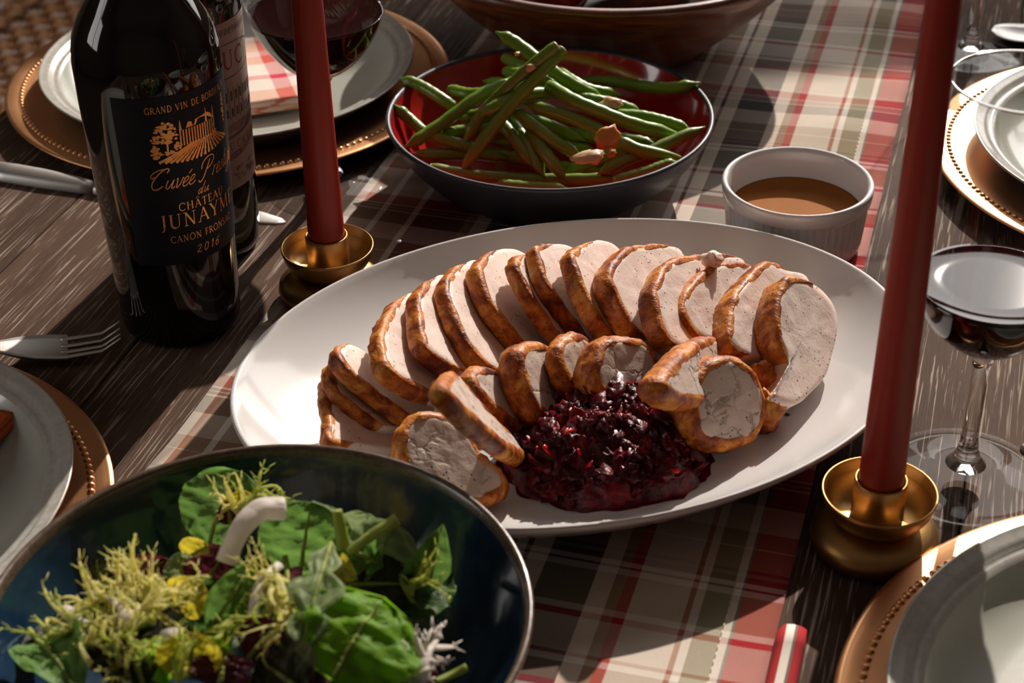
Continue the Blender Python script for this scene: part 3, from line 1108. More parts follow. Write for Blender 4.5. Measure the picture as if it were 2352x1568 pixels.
# ------------------------------------------------------------------ roast turkey
def skin_mat(name='roasted_skin'):
    t = NT(name)
    v = t.coord('Object')
    oi = t.n('ObjectInfo')
    add = t.n('VectorMath', operation='ADD')
    t.l(v, add.inputs[0])
    cmb = t.n('CombineXYZ')
    t.l(t.math('MULTIPLY', oi.outputs['Random'], 7.0), cmb.inputs[0])
    t.l(cmb.outputs[0], add.inputs[1])
    p = add.outputs[0]
    n1 = t.noise(p, 75, 5, .62, .6)
    n2 = t.noise(p, 260, 4, .6)
    col = t.ramp(n1, [(.26, (0.70, 0.43, 0.24)), (.37, (0.70, 0.30, 0.060)), (.47, (0.55, 0.165, 0.016)), (.57, (0.30, 0.060, 0.007)), (.69, (0.10, 0.018, 0.004))])
    col = t.mix(t.ramp(n2, [(.52, grey(0)), (.72, grey(.55))]), col, (0.20, 0.05, 0.010))
    vr = t.voro(p, 430)
    col = t.mix(t.math('MULTIPLY', t.math('LESS_THAN', vr.outputs['Distance'], .17), t.ramp(t.noise(p, 130, 2), [(.48, grey(0)), (.56, grey(1))])), col, (0.014, 0.010, 0.008))
    t.set(Base_Color=col, Roughness=.48, Specular_IOR_Level=.3, Coat_Weight=.06, Coat_Roughness=.25, Subsurface_Weight=.12, Subsurface_Scale=.004)
    t.b.inputs['Subsurface Radius'].default_value = (1, .45, .2)
    t.bump(t.math('ADD', n1, t.math('MULTIPLY', n2, .6)), .75, .0022)
    return t.m


def meat_mat(name, c1, c2, crack=0.0, dark=(0.13, 0.07, 0.055), spec=.0):
    t = NT(name)
    v = t.coord('Object')
    oi = t.n('ObjectInfo')
    add = t.n('VectorMath', operation='ADD')
    t.l(v, add.inputs[0])
    cmb = t.n('CombineXYZ')
    t.l(t.math('MULTIPLY', oi.outputs['Random'], 5.0), cmb.inputs[1])
    t.l(cmb.outputs[0], add.inputs[1])
    p = add.outputs[0]
    n1 = t.noise(p, 55, 4, .6, .8)
    fib = t.noise(p, 420, 4, .65, .5)
    col = t.mix(t.ramp(n1, [(.3, grey(0)), (.7, grey(1))]), c1, c2)
    h = t.math('ADD', t.math('MULTIPLY', fib, .6), n1)
    if crack:
        ds = t.n('VectorMath', operation='ADD')
        sc = t.n('VectorMath', operation='SCALE')
        tn = t.n('TexNoise')
        t.l(p, tn.inputs['Vector']); tn.inputs['Scale'].default_value = 70; tn.inputs['Detail'].default_value = 3
        t.l(tn.outputs['Color'], sc.inputs[0]); sc.inputs['Scale'].default_value = .034
        t.l(p, ds.inputs[0]); t.l(sc.outputs[0], ds.inputs[1])
        ed = t.voro(ds.outputs[0], 36, 'DISTANCE_TO_EDGE')
        cell = t.voro(ds.outputs[0], 36)
        col = t.mix(t.math('MULTIPLY', t.math('MULTIPLY', cell.outputs['Color'], 1.0), .38), col, tuple(c * .62 for c in c1))
        lines = t.ramp(ed.outputs['Distance'], [(.012, grey(1)), (.06, grey(0))])
        gate = t.ramp(t.noise(p, 38, 2), [(.42, grey(0)), (.6, grey(1))])
        lg = t.math('MULTIPLY', lines, gate)
        col = t.mix(t.math('MULTIPLY', lg, crack), col, dark)
        h = t.math('SUBTRACT', h, t.math('MULTIPLY', lg, 1.6))
    vr = t.voro(p, 330)
    col = t.mix(t.math('MULTIPLY', t.math('LESS_THAN', vr.outputs['Distance'], .17), t.ramp(t.noise(p, 90, 2), [(.47, grey(0)), (.56, grey(.95))])), col, (0.03, 0.02, 0.015))
    t.set(Base_Color=col, Roughness=.46, Specular_IOR_Level=.35, Subsurface_Weight=.35, Subsurface_Scale=.006)
    t.b.inputs['Subsurface Radius'].default_value = (1, .5, .32)
    t.bump(h, .45, .0011)
    return t.m


M_SKIN = skin_mat()
M_BREAST = meat_mat('white_breast_meat', (0.78, 0.60, 0.52), (0.86, 0.73, 0.66))
M_THIGH = meat_mat('rolled_thigh_meat', (0.60, 0.46, 0.38), (0.70, 0.57, 0.49), .6)


def lean_normal(psi, lean):
    return Vector((cos(radians(lean)) * cos(radians(psi)), cos(radians(lean)) * sin(radians(psi)), sin(radians(lean))))


def meat_slice(name, label, outline, nskin, psi, lean, th, meat, front=False, skin_all=False, lift=0.0, group=None, bulge=0.0):
    """A slab of meat. outline: sight points round one cut face, the skin side first; the face lies in a plane leaning
    `lean` degrees back from upright and turned psi; the slab stands on the platter and is th thick."""
    n = lean_normal(psi, lean)

    def pts_for(z):
        p0 = A(*outline[0], z)
        out = []
        for q in outline:
            d = sight(*q)
            out.append(CAMP + d * ((p0 - CAMP).dot(n) / d.dot(n)))
        return out
    sgn = -1 if front else 1
    lo, hi = 0.0, .14
    for _ in range(40):
        mid = (lo + hi) / 2
        P = pts_for(mid)
        clear = min(min(p.z - platter_z(p.x, p.y), (p + n * th * sgn).z - platter_z((p + n * th * sgn).x, (p + n * th * sgn).y)) for p in P)
        if clear < lift + .0006:
            lo = mid
        else:
            hi = mid
    P = pts_for(hi)
    if not front:
        P = [p + n * 0 for p in P]
    else:
        P = [p - n * th for p in P]
    per = 7
    C = catmull(P, per, True)
    N = len(C)
    cen = sum(C, Vector()) / N
    base = Vector((cen.x, cen.y, platter_z(cen.x, cen.y)))
    root = thing(name, label, 'turkey slice', base, 0, group)
    seed = hash(tuple(outline[0])) % 97
    out_dir = []
    for i in range(N):
        tg = (C[(i + 1) % N] - C[i - 1]).normalized()
        o = tg.cross(n)
        if o.dot(C[i] - cen) < 0:
            o = -o
        out_dir.append(o.normalized())
    nk = N if skin_all else (nskin - 1) * per + 1
    layers = [(0, .0012), (.08, .0003), (.3, 0), (.5, 0), (.7, 0), (.92, .0003), (1, .0012)]
    V, Fc = [], []
    for f, ins in layers:
        for i in range(N):
            w = .0007 * noise.noise(C[i] * 90 + Vector((seed, f * 3, 0)))
            bl = bulge * (4 * f * (1 - f))
            V.append(C[i] + n * th * f - out_dir[i] * (ins - w - bl))
    for k in range(len(layers) - 1):
        for i in range(N):
            j = (i + 1) % N
            Fc.append((k * N + i, k * N + j, (k + 1) * N + j, (k + 1) * N + i))
    for side, f in ((0, 0), (1, 1)):
        ringbase = 0 if side == 0 else (len(layers) - 1) * N
        prev = list(range(ringbase, ringbase + N))
        cc = sum((V[i] for i in prev), Vector()) / N
        for s in (.90, .80, .70, .60, .50, .40, .30, .20, .10):
            cur = []
            for i in range(N):
                q = cc + (V[ringbase + i] - cc) * s
                q = q + n * ((.0005 if side else -.0005) * (noise.noise(q * 120 + Vector((0, seed, 0))) + .5 * noise.noise(q * 260)))
                cur.append(len(V)); V.append(q)
            for i in range(N):
                j = (i + 1) % N
                Fc.append((prev[i], prev[j], cur[j], cur[i]) if side else (prev[j], prev[i], cur[i], cur[j]))
            prev = cur
        cidx = len(V); V.append(cc)
        for i in range(N):
            j = (i + 1) % N
            Fc.append((prev[i], prev[j], cidx) if side else (prev[j], prev[i], cidx))
    mk('meat', (V, Fc), meat, root, world=True)
    # the skin: a strip along the outer edge, wrapping a little over both faces
    V, Fc = [], []
    prof = [(-.02, -.0030), (-.05, -.0002), (0.0, .0012), (.12, .0018), (.25, .0019), (.4, .0020), (.55, .0020), (.7, .0019), (.85, .0017), (.97, .0008), (1.02, -.0006), (1.0, -.0026)]
    m = len(prof)
    rng = list(range(N)) if skin_all else list(range(nk))
    for c, i in enumerate(rng):
        e = 1.0 if skin_all else min(1, min(c, nk - 1 - c) / 4.0)
        for f, off in prof:
            bump = .0011 * noise.noise(C[i] * 150 + n * f * 2.0 + Vector((seed, 0, 0))) + .0006 * noise.noise(C[i] * 420 + n * f * 5)
            bl = bulge * (4 * max(0, min(1, f)) * (1 - max(0, min(1, f))))
            fe = f + (.06 * noise.noise(C[i] * 110 + Vector((0, 0, f + seed))) if 0 < f < 1.1 else 0)
            V.append(C[i] + n * th * fe + out_dir[i] * ((off + bump if off > 0 else off) * e - (1 - e) * .0008 + bl))
    cnt = len(rng)
    for c in range(cnt if skin_all else cnt - 1):
        d = (c + 1) % cnt
        for k in range(m - 1):
            Fc.append((c * m + k, d * m + k, d * m + k + 1, c * m + k + 1))
    mk('skin', (V, Fc), M_SKIN, root, world=True)
    return root


GB = 'roast turkey breast slices fanned on the platter'
GT_ = 'rolled turkey thigh slices on the platter'
BREAST = [
    # (outline: skin side from back round the left to the front, then the hidden side), skin points, psi, lean, thickness
    ('leftmost turkey breast slice, a thin leaning piece with pale frayed skin', [(742, 880), (733, 915), (742, 985), (745, 1032), (800, 1040), (905, 1052), (890, 1010), (800, 925)], 5, 6, 52, .0070),
    ('second turkey breast slice from the left, lying behind the frayed one', [(752, 850), (741, 872), (755, 920), (810, 968), (868, 1003), (925, 995), (900, 950), (800, 872)], 5, 8, 50, .0080),
    ('third turkey breast slice from the left, short with peppered skin', [(775, 812), (757, 840), (800, 890), (868, 944), (935, 985), (978, 958), (920, 905), (830, 840)], 5, 10, 48, .0085),
    ('fourth turkey breast slice from the left, widest cut face of the left half', [(905, 698), (868, 745), (849, 800), (863, 868), (915, 905), (986, 934), (1040, 930), (1050, 850), (1010, 770), (950, 705)], 6, 4, 42, .0098),
    ('fifth turkey breast slice from the left, with smooth golden skin', [(975, 656), (942, 690), (935, 718), (941, 790), (962, 832), (1050, 884), (1110, 900), (1130, 830), (1090, 730), (1015, 660)], 6, 2, 42, .0098),
    ('sixth turkey breast slice from the left, with a blistered brown skin patch', [(1042, 624), (1008, 655), (1001, 690), (1027, 768), (1082, 853), (1140, 880), (1190, 870), (1190, 790), (1150, 690), (1085, 625)], 6, 0, 42, .0098),
    ('seventh turkey breast slice from the left, tallest arch with dark browned top', [(1110, 595), (1082, 622), (1074, 648), (1101, 718), (1157, 790), (1200, 830), (1250, 820), (1255, 740), (1225, 650), (1170, 598)], 6, -2, 42, .0100),
    ('eighth turkey breast slice from the left, narrow and dark skinned', [(1182, 599), (1166, 615), (1165, 636), (1207, 716), (1268, 798), (1305, 830), (1330, 815), (1330, 740), (1290, 655), (1222, 600)], 6, -2, 38, .0086),
    ('ninth turkey breast slice from the left, narrow, behind the small thigh roll', [(1240, 577), (1215, 585), (1210, 600), (1234, 672), (1298, 760), (1330, 800), (1370, 800), (1380, 720), (1345, 640), (1285, 582)], 6, -4, 38, .0088),
    ('tenth turkey breast slice from the left, with a pointed top edge', [(1330, 572), (1294, 595), (1289, 616), (1309, 680), (1366, 780), (1410, 810), (1460, 800), (1465, 720), (1430, 640), (1380, 578)], 6, -6, 38, .0098),
    ('eleventh turkey breast slice from the left, with broad white face', [(1510, 584), (1430, 588), (1398, 600), (1364, 650), (1381, 704), (1420, 776), (1460, 800), (1530, 800), (1560, 740), (1560, 660), (1540, 612)], 7, -14, 40, .0118),
    ('twelfth turkey breast slice from the left, with ragged shreds at its top', [(1655, 606), (1580, 606), (1508, 622), (1475, 672), (1470, 704), (1485, 772), (1520, 816), (1590, 830), (1640, 780), (1670, 700), (1680, 630)], 7, -18, 40, .0112),
    ('thirteenth turkey breast slice from the left, its skin curling over the face', [(1700, 632), (1640, 625), (1598, 636), (1546, 684), (1532, 733), (1560, 785), (1590, 800), (1650, 800), (1700, 760), (1720, 690)], 7, -24, 40, .0122),
    ('second turkey breast slice from the right end, with peppery yellow skin', [(1770, 640), (1725, 626), (1685, 660), (1650, 705), (1641, 750), (1640, 812), (1680, 840), (1740, 840), (1800, 800), (1830, 720), (1815, 655)], 7, -24, 42, .0130),
]
for lb, ol, ns, psi, lean, th in BREAST:
    meat_slice('turkey_breast_slice', lb, ol, ns, psi, lean, th, M_BREAST, group=GB)
meat_slice('turkey_breast_slice', 'turkey breast slice at the right end with its whole white face showing',
           [(1868, 650), (1812, 640), (1790, 690), (1786, 745), (1800, 800), (1808, 835), (1800, 880), (1776, 915), (1830, 930), (1896, 866), (1920, 792), (1927, 738), (1912, 690)], 6, -32, 42, .0160, M_BREAST, front=True, group=GB)
THIGH = [
    ('round turkey thigh roll at the lower left of the platter, face up to the camera', [(969, 953), (935, 985), (925, 1030), (950, 1080), (1010, 1120), (1070, 1140), (1110, 1146), (1160, 1120), (1150, 1085), (1100, 1040), (1070, 990), (1020, 958)], -58, 52, .0150, True, .0015),
    ('slim turkey thigh slice seen on its brown skin side, left of the cranberry sauce', [(1012, 886), (993, 902), (989, 920), (1026, 960), (1076, 1004), (1122, 1040), (1168, 1064), (1178, 1060), (1140, 1022), (1085, 968), (1032, 906)], 18, 30, .0095, False, .0015),
    ('turkey thigh slice with folded top, left of centre', [(1115, 847), (1094, 860), (1096, 880), (1106, 900), (1148, 942), (1198, 976), (1216, 985), (1196, 945), (1170, 895), (1150, 860)], -6, 34, .0125, True, .0015),
    ('turkey thigh slice with herb filling, behind the cranberry sauce at its left', [(1235, 792), (1204, 804), (1204, 843), (1218, 890), (1240, 935), (1276, 962), (1300, 930), (1300, 880), (1290, 835), (1268, 802)], -14, 30, .0145, True, .002),
    ('small turkey thigh roll with bright orange top, in the middle row', [(1330, 772), (1300, 790), (1292, 820), (1300, 850), (1318, 885), (1345, 905), (1372, 890), (1378, 840), (1365, 795)], -22, 32, .0110, True, .002),
    ('turkey thigh roll with cracked grey face, above the cranberry sauce peak', [(1440, 783), (1400, 788), (1378, 830), (1375, 870), (1395, 905), (1440, 930), (1490, 900), (1512, 850), (1500, 810), (1475, 787)], -38, 34, .0180, True, .002),
    ('turkey thigh slice tilted away, showing only its orange skin edge', [(1590, 797), (1545, 810), (1500, 850), (1467, 892), (1490, 925), (1550, 935), (1600, 925), (1630, 870), (1625, 822)], -12, 26, .0150, False, .0015),
    ('largest round turkey thigh roll, right of the cranberry sauce', [(1665, 826), (1620, 850), (1594, 900), (1598, 960), (1620, 1000), (1660, 1018), (1700, 1015), (1738, 995), (1757, 940), (1748, 890), (1715, 842)], -48, 34, .0200, True, .002),
]
LIFTS = {2: .006, 3: .008, 4: .014, 5: .012, 6: .008}
for _i, (lb, ol, psi, lean, th, front, bl) in enumerate(THIGH):
    meat_slice('turkey_thigh_slice', lb, ol, 6, psi, lean, th, M_THIGH, front=front, skin_all=True, group=GT_, bulge=bl, lift=LIFTS.get(_i, 0.0))
# loose scraps of browned skin and meat
M_SCRAP = M_SKIN
for i, (px, py, r, lb) in enumerate(((1764, 950, (.0075, .0085, .012), 'knobbly browned turkey scrap at the right of the largest thigh roll'), (1750, 866, (.008, .008, .008), 'browned turkey scrap above the largest thigh roll'),
                                     (1500, 880, (.009, .008, .010), 'curled orange turkey skin scrap beside the cranberry sauce'), (1636, 596, (.006, .005, .005), 'pale turkey shred on top of the breast slices'))):
    z = .03 if i < 3 else .055
    if i == 0: z = .022
    p = A(px, py, z)
    o = mk('turkey_scrap', blob((0, 0, 0), r, i + 11, .5, 1.4, 18, 12), M_SCRAP if i < 3 else M_BREAST)
    o.location = p
    tag(o, lb, 'turkey scrap', 'turkey scraps')

# ------------------------------------------------------------------ cranberry sauce
def sauce_mat():
    t = NT('cranberry_sauce_jelly')
    v = t.coord('Object')
    n1 = t.noise(v, 90, 4, .6, .6)
    n2 = t.noise(v, 330, 4, .6)
    col = t.ramp(n1, [(.30, (0.022, 0.0006, 0.003)), (.52, (0.070, 0.0015, 0.006)), (.66, (0.20, 0.004, 0.008)), (.8, (0.50, 0.012, 0.010))])
    t.set(Base_Color=col, Roughness=.32, Subsurface_Weight=.2, Subsurface_Scale=.006, Specular_IOR_Level=.28)
    t.b.inputs['Subsurface Radius'].default_value = (1, .08, .06)
    t.bump(t.math('ADD', n2, n1), .5, .0014)
    return t.m


M_SAUCE = sauce_mat()
SCC = A(1388, 1058, .010)


def sauce():
    V, Fc = [], []
    nr, na = 56, 170
    ax, ay = .0535, .0440
    for i in range(nr + 1):
        r = i / nr
        for k in range(na):
            a = 2 * pi * k / na
            d = Vector((cos(a), sin(a), 0))
            edge = 1 + .10 * noise.noise(d * 2.3 + Vector((4, 2, 0))) + .05 * noise.noise(d * 7)
            x, y = ax * r * edge * cos(a), ay * r * edge * sin(a)
            h = .031 * (1 - r ** 2.2) ** .75
            h *= 1 + .35 * noise.noise(Vector((x * 28, y * 28, 1)))
            peak = .011 * math.exp(-(((x - .012) / .013) ** 2 + ((y - .022) / .013) ** 2))
            lump = .0055 * noise.noise(Vector((x * 75, y * 75, 2))) + .0042 * noise.noise(Vector((x * 160, y * 160, 5))) + .0024 * noise.noise(Vector((x * 380, y * 380, 7))) + .0012 * noise.noise(Vector((x * 800, y * 800, 3)))
            z = max(h + peak + lump * min(1, (1 - r) * 6), 0)
            w = SCC + Vector((x, y, 0))
            V.append(Vector((w.x, w.y, platter_z(w.x, w.y) + .0002 + z)))
    for i in range(nr):
        for k in range(na):
            j = (k + 1) % na
            Fc.append((i * na + k, (i + 1) * na + k, (i + 1) * na + j, i * na + j))
    return V, Fc, ax, ay


sv, sf, sax, say = sauce()
srt = thing('cranberry_sauce', 'mound of dark red cranberry sauce at the front of the platter', 'sauce', Vector((SCC.x, SCC.y, .0100)))
srt['kind'] = 'stuff'
so_ = mk('jelly_mound', (sv, sf), M_SAUCE, srt, world=True)
so_['kind'] = 'stuff'
rng = random.Random(5)
cv, cf = [], []
for k in range(150):
    a, r = rng.uniform(0, 2 * pi), sqrt(rng.uniform(0, 1)) * .97
    i = min(int(r * 56), 55)
    kk = int(a / (2 * pi) * 170) % 170
    p = sv[i * 170 + kk]
    s = rng.uniform(.0022, .0085)
    v, f = blob((0, 0, 0), (s, s * rng.uniform(.35, 1), s * rng.uniform(.3, .6)), k, .95, 2.2, 10, 7)
    rot = Matrix.Rotation(rng.uniform(0, 6.28), 3, 'Z') @ Matrix.Rotation(rng.uniform(-1, 1), 3, 'X')
    n0 = len(cv)
    cv += [rot @ q + p + Vector((0, 0, rng.uniform(-.0026, .0006))) for q in v]
    cf += [tuple(x + n0 for x in q) for q in f]
co = mk('berry_pieces', (cv, cf), M_SAUCE, srt, world=True)
co['kind'] = 'stuff'
M_JUICE = NT('red_juice')
M_JUICE.set(Base_Color=(0.10, 0.001, 0.004), Roughness=.12)
M_JUICE = M_JUICE.m
jv, jf = [], []
nr, na = 10, 90
for i in range(nr + 1):
    for k in range(na):
        a = 2 * pi * k / na
        d = Vector((cos(a), sin(a), 0))
        e = (1.06 + .10 * noise.noise(d * 3.1 + Vector((9, 1, 0))) + .04 * noise.noise(d * 9)) * i / nr
        w = SCC + Vector((sax * e * cos(a), say * e * sin(a), 0))
        jv.append(Vector((w.x, w.y, platter_z(w.x, w.y) + .0004)))
for i in range(nr):
    for k in range(na):
        j = (k + 1) % na
        jf.append((i * na + k, (i + 1) * na + k, (i + 1) * na + j, i * na + j))
M_GLINT = NT('painted_sauce_glint')  # bright red for small bits that paint light glinting in the sauce
M_GLINT.set(Base_Color=(0.55, 0.010, 0.010), Roughness=.18, Subsurface_Weight=.5, Subsurface_Scale=.004)
M_GLINT.b.inputs['Subsurface Radius'].default_value = (1, .05, .04)
bv, bf = [], []
for k in range(26):
    a, r = rng.uniform(0, 2 * pi), sqrt(rng.uniform(.02, .95))
    p = sv[min(int(r * 56), 55) * 170 + int(a / (2 * pi) * 170) % 170]
    s = rng.uniform(.0014, .0040)
    v, f = blob((0, 0, 0), (s, s * .45, s * .35), k + 50, .8, 2.0, 9, 6)
    rot = Matrix.Rotation(rng.uniform(0, 6.28), 3, 'Z') @ Matrix.Rotation(rng.uniform(-1.2, 1.2), 3, 'Y')
    n0 = len(bv)
    bv += [rot @ q + p + Vector((0, 0, .0008)) for q in v]
    bf += [tuple(x + n0 for x in q) for q in f]
mk('painted_glints', (bv, bf), M_GLINT.m, srt, world=True)['kind'] = 'stuff'
mk('juice_pool', (jv, jf), M_JUICE, srt, world=True)['kind'] = 'stuff'
M_SALT = simple('salt_crystal', (.8, .78, .78), .25)
for i, (px, py) in enumerate(((1396, 1090), (1358, 1112))):
    p = A(px, py, .027 - .006 * i)
    o = mk('salt_flake', blob((0, 0, 0), (.0011, .0008, .0013), i, .7, 2, 6, 4), M_SALT, sm=False)
    o.location = p
    tag(o, ('larger', 'smaller')[i] + ' white salt flake on the cranberry sauce', 'salt flake', 'salt flakes')
M_CRUMB = simple('pepper_crumb', (.06, .04, .03), .7)
for i, (px, py, lb) in enumerate(((1808, 953, 'dark crumb on the bare platter right of the largest thigh roll'), (921, 641, 'tiny crumb on the bare platter behind the breast slices'))):
    p = A(px, py, .012); p.z = platter_z(p.x, p.y) + .0008
    o = mk('crumb', blob((0, 0, 0), (.0015, .0009, .0008), i, .7, 2, 8, 6), M_CRUMB if i == 0 else M_SALT)
    o.location = p
    tag(o, lb, 'crumb', 'crumbs on the platter')

# ------------------------------------------------------------------ green beans
def bean_mat(name, c1, c2):
    t = NT(name)
    oi = t.n('ObjectInfo')
    v = t.coord('Object', (60, 60, 60))
    col = t.mix(t.noise(v, 1.2, 4), c1, c2)
    col = t.mix(t.math('MULTIPLY', oi.outputs['Random'], .45), col, (0.17, 0.17, 0.028))
    t.set(Base_Color=col, Roughness=.34, Specular_IOR_Level=.45, Coat_Weight=.2, Coat_Roughness=.2, Subsurface_Weight=.25, Subsurface_Scale=.004)
    t.b.inputs['Subsurface Radius'].default_value = (.5, 1, .2)
    t.bump(t.noise(t.coord('Object', (160, 160, 160)), 1.5, 3), .22, .0012)
    return t.m


M_BEAN = bean_mat('cooked_green_bean', (0.115, 0.265, 0.016), (0.21, 0.38, 0.032))
M_BEANEND = simple('bean_end', (0.36, 0.30, 0.06), .5)


def beanp(x, y):
    return (x / 3.0 + 784, y / 3.0)


BEANS = [
    ('long green bean crossing the bowl from lower left, under the upright pair', [(455, 1072), (700, 845), (960, 655), (1160, 575), (1290, 540)], (.030, .046, .058, .060, .056), .0042, 0),
    ('upper bean of the upright pair leaning out of the bowl, cut end up', [(1478, 318), (1260, 500), (1080, 670), (960, 800), (850, 980)], (.098, .082, .066, .052, .036), .0040, 1),
    ('lower bean of the upright pair, reaching down to the front rim', [(1520, 345), (1320, 560), (1140, 760), (970, 980), (835, 1172)], (.094, .078, .062, .046, .030), .0042, 1),
    ('green bean rising furthest at the back, its tip above the rim', [(1088, 232), (1210, 300), (1350, 405), (1500, 520), (1650, 610), (1800, 680)], (.088, .082, .076, .068, .060, .052), .0042, 0),
    ('green bean with tip over the left rim, upper of two', [(430, 560), (560, 598), (700, 685), (800, 760)], (.053, .052, .048, .042), .0040, 0),
    ('green bean with tip at the left rim, lower of two', [(378, 762), (480, 830), (600, 925), (830, 1000), (960, 1030)], (.048, .044, .040, .034, .030), .0040, 0),
    ('bright curved green bean in the middle of the bowl, below the crossing', [(985, 782), (1130, 700), (1290, 650), (1460, 645)], (.060, .066, .068, .064), .0042, 0),
    ('bright green bean running from the crossing to the right rim', [(1435, 590), (1600, 690), (1790, 770), (2010, 855), (2335, 935)], (.070, .068, .063, .056, .044), .0044, 1),
    ('pale green bean running to the right under the browned garlic', [(1275, 722), (1500, 780), (1700, 860), (1850, 935), (2060, 1035), (2340, 1088)], (.062, .060, .056, .052, .046, .040), .0042, 0),
    ('brownish green bean ending behind the garlic slice', [(1190, 765), (1320, 855), (1460, 965), (1640, 1075)], (.058, .054, .048, .040), .0042, 0),
    ('green bean lying far back along the red wall to the right', [(1640, 560), (1850, 560), (2080, 595), (2280, 605), (2445, 590)], (.040, .044, .047, .050, .053), .0040, 0),
    ('green bean at the right under the back wall', [(1860, 790), (2060, 800), (2240, 840), (2390, 890)], (.048, .048, .046, .044), .0040, 0),
    ('bright green bean slanting up to the right rim', [(1790, 1190), (1990, 1090), (2210, 1005), (2480, 885)], (.034, .040, .044, .050), .0042, 0),
    ('long green bean lying along the front of the bowl', [(620, 1162), (900, 1208), (1250, 1235), (1600, 1240), (1900, 1232)], (.030, .027, .025, .026, .030), .0042, 1),
    ('pale bean tip in front, nearest the front rim', [(1068, 1270), (1200, 1282), (1400, 1298), (1545, 1300)], (.031, .031, .032, .034), .0038, 0),
    ('yellow green bean at the front right rim', [(1890, 1248), (2080, 1190), (2200, 1150), (2305, 1118)], (.034, .037, .039, .041), .0038, 1),
    ('dark green bean pointing down from the crossing, left of three', [(1090, 825), (1190, 950), (1310, 1130)], (.050, .044, .034), .0042, 0),
    ('dark green bean pointing down from the crossing, middle of three', [(1180, 830), (1280, 990), (1390, 1200)], (.048, .042, .030), .0040, 0),
    ('dark green bean pointing down from the crossing, right of three', [(1290, 880), (1400, 1050), (1535, 1212)], (.048, .042, .032), .0042, 0),
    ('green bean lying low at the left front', [(505, 1082), (760, 1062), (950, 1060), (1120, 1085)], (.030, .028, .026, .024), .0040, 0),
    ('dark bean hiding behind the upright pair', [(1130, 400), (1250, 455), (1380, 510)], (.052, .054, .052), .0040, 1),
    ('pale bean at the upper left behind the crossing bean', [(755, 620), (880, 648), (1010, 640), (1100, 620)], (.048, .050, .052, .052), .0042, 1),
    ('short bean with orange cut end at the back left of the pair', [(1135, 492), (1290, 520), (1460, 560)], (.056, .060, .062), .0040, 1),
    ('green bean behind the small garlic piece at the right', [(1600, 665), (1750, 690), (1900, 720), (2060, 780)], (.056, .055, .052, .046), .0040, 0),
    ('dark bean lying deep in the front middle', [(940, 1045), (1200, 1085), (1500, 1150), (1780, 1160)], (.024, .022, .021, .023), .0042, 0),
    ('dark bean lying deep at the right front', [(1560, 1180), (1700, 1120), (1900, 1040), (2150, 960)], (.024, .027, .033, .038), .0042, 0),
    ('brown green bean under the left crossing bean', [(690, 930), (830, 900), (1010, 880), (1250, 900)], (.038, .038, .038, .038), .0040, 0),
    ('green bean low behind the three pointing beans', [(900, 830), (1150, 800), (1420, 860), (1660, 960)], (.036, .040, .040, .036), .0042, 0),
    ('green bean low at the right middle', [(1460, 900), (1700, 940), (1960, 960), (2160, 1000)], (.034, .036, .038, .038), .0042, 0),
    ('green bean resting at the back right of the heap', [(1480, 480), (1600, 560), (1720, 620), (1900, 650)], (.060, .060, .056, .050), .0040, 0),
    ('deep bean across the middle of the heap', [(1050, 980), (1300, 960), (1560, 1000), (1750, 1050)], (.028, .030, .030, .028), .0042, 0),
    ('deep bean at the left of the heap', [(780, 780), (900, 800), (1060, 760), (1200, 700)], (.040, .044, .048, .050), .0042, 0),
    ('deep bean at the back of the heap', [(1000, 560), (1250, 600), (1500, 640), (1700, 690)], (.046, .050, .050, .046), .0042, 0),
]
for i, (lb, pts, zs, r, cut) in enumerate(BEANS):
    W = [A(*beanp(*p), z) for p, z in zip(pts, zs)]
    for w in W:
        w.z = max(w.z, bean_floor(w.x, w.y) + r * .9)
    C = catmull(W, 7)
    b = thing('green_bean', lb, 'green bean', C[len(C) // 2], 0, 'cooked green beans in the red bowl')
    n = len(C)
    rad = []
    for k in range(n):
        f = k / (n - 1)
        q = r * (1 + .10 * sin(f * 26 + i) ** 2) * min(1, (.35 + f * 9) if not cut else (.85 + f * 3)) * min(1, .30 + (1 - f) * 7)
        rad.append(q)
    ex0, ex1 = C[0] + (C[0] - C[1]).normalized() * (.003 if not cut else .0005), C[-1] + (C[-1] - C[-2]).normalized() * .003
    mk('pod', tube([ex0] + C + [ex1], [.0006 if not cut else rad[0] * .9] + rad + [.0006], 10), M_BEAN, b, world=True)
    if cut:
        d = (C[0] - C[1]).normalized()
        mk('cut_end', tube([C[0], C[0] + d * .0009, C[0] + d * .0016], [rad[0] * .98, rad[0] * .92, rad[0] * .6], 10), M_BEANEND, b, world=True)

def garlic_mat(name, c1, c2):
    t = NT(name)
    t.set(Base_Color=t.mix(t.noise(t.coord('Object'), 180, 3), c1, c2), Roughness=.35, Subsurface_Weight=.3, Subsurface_Scale=.003)
    return t.m


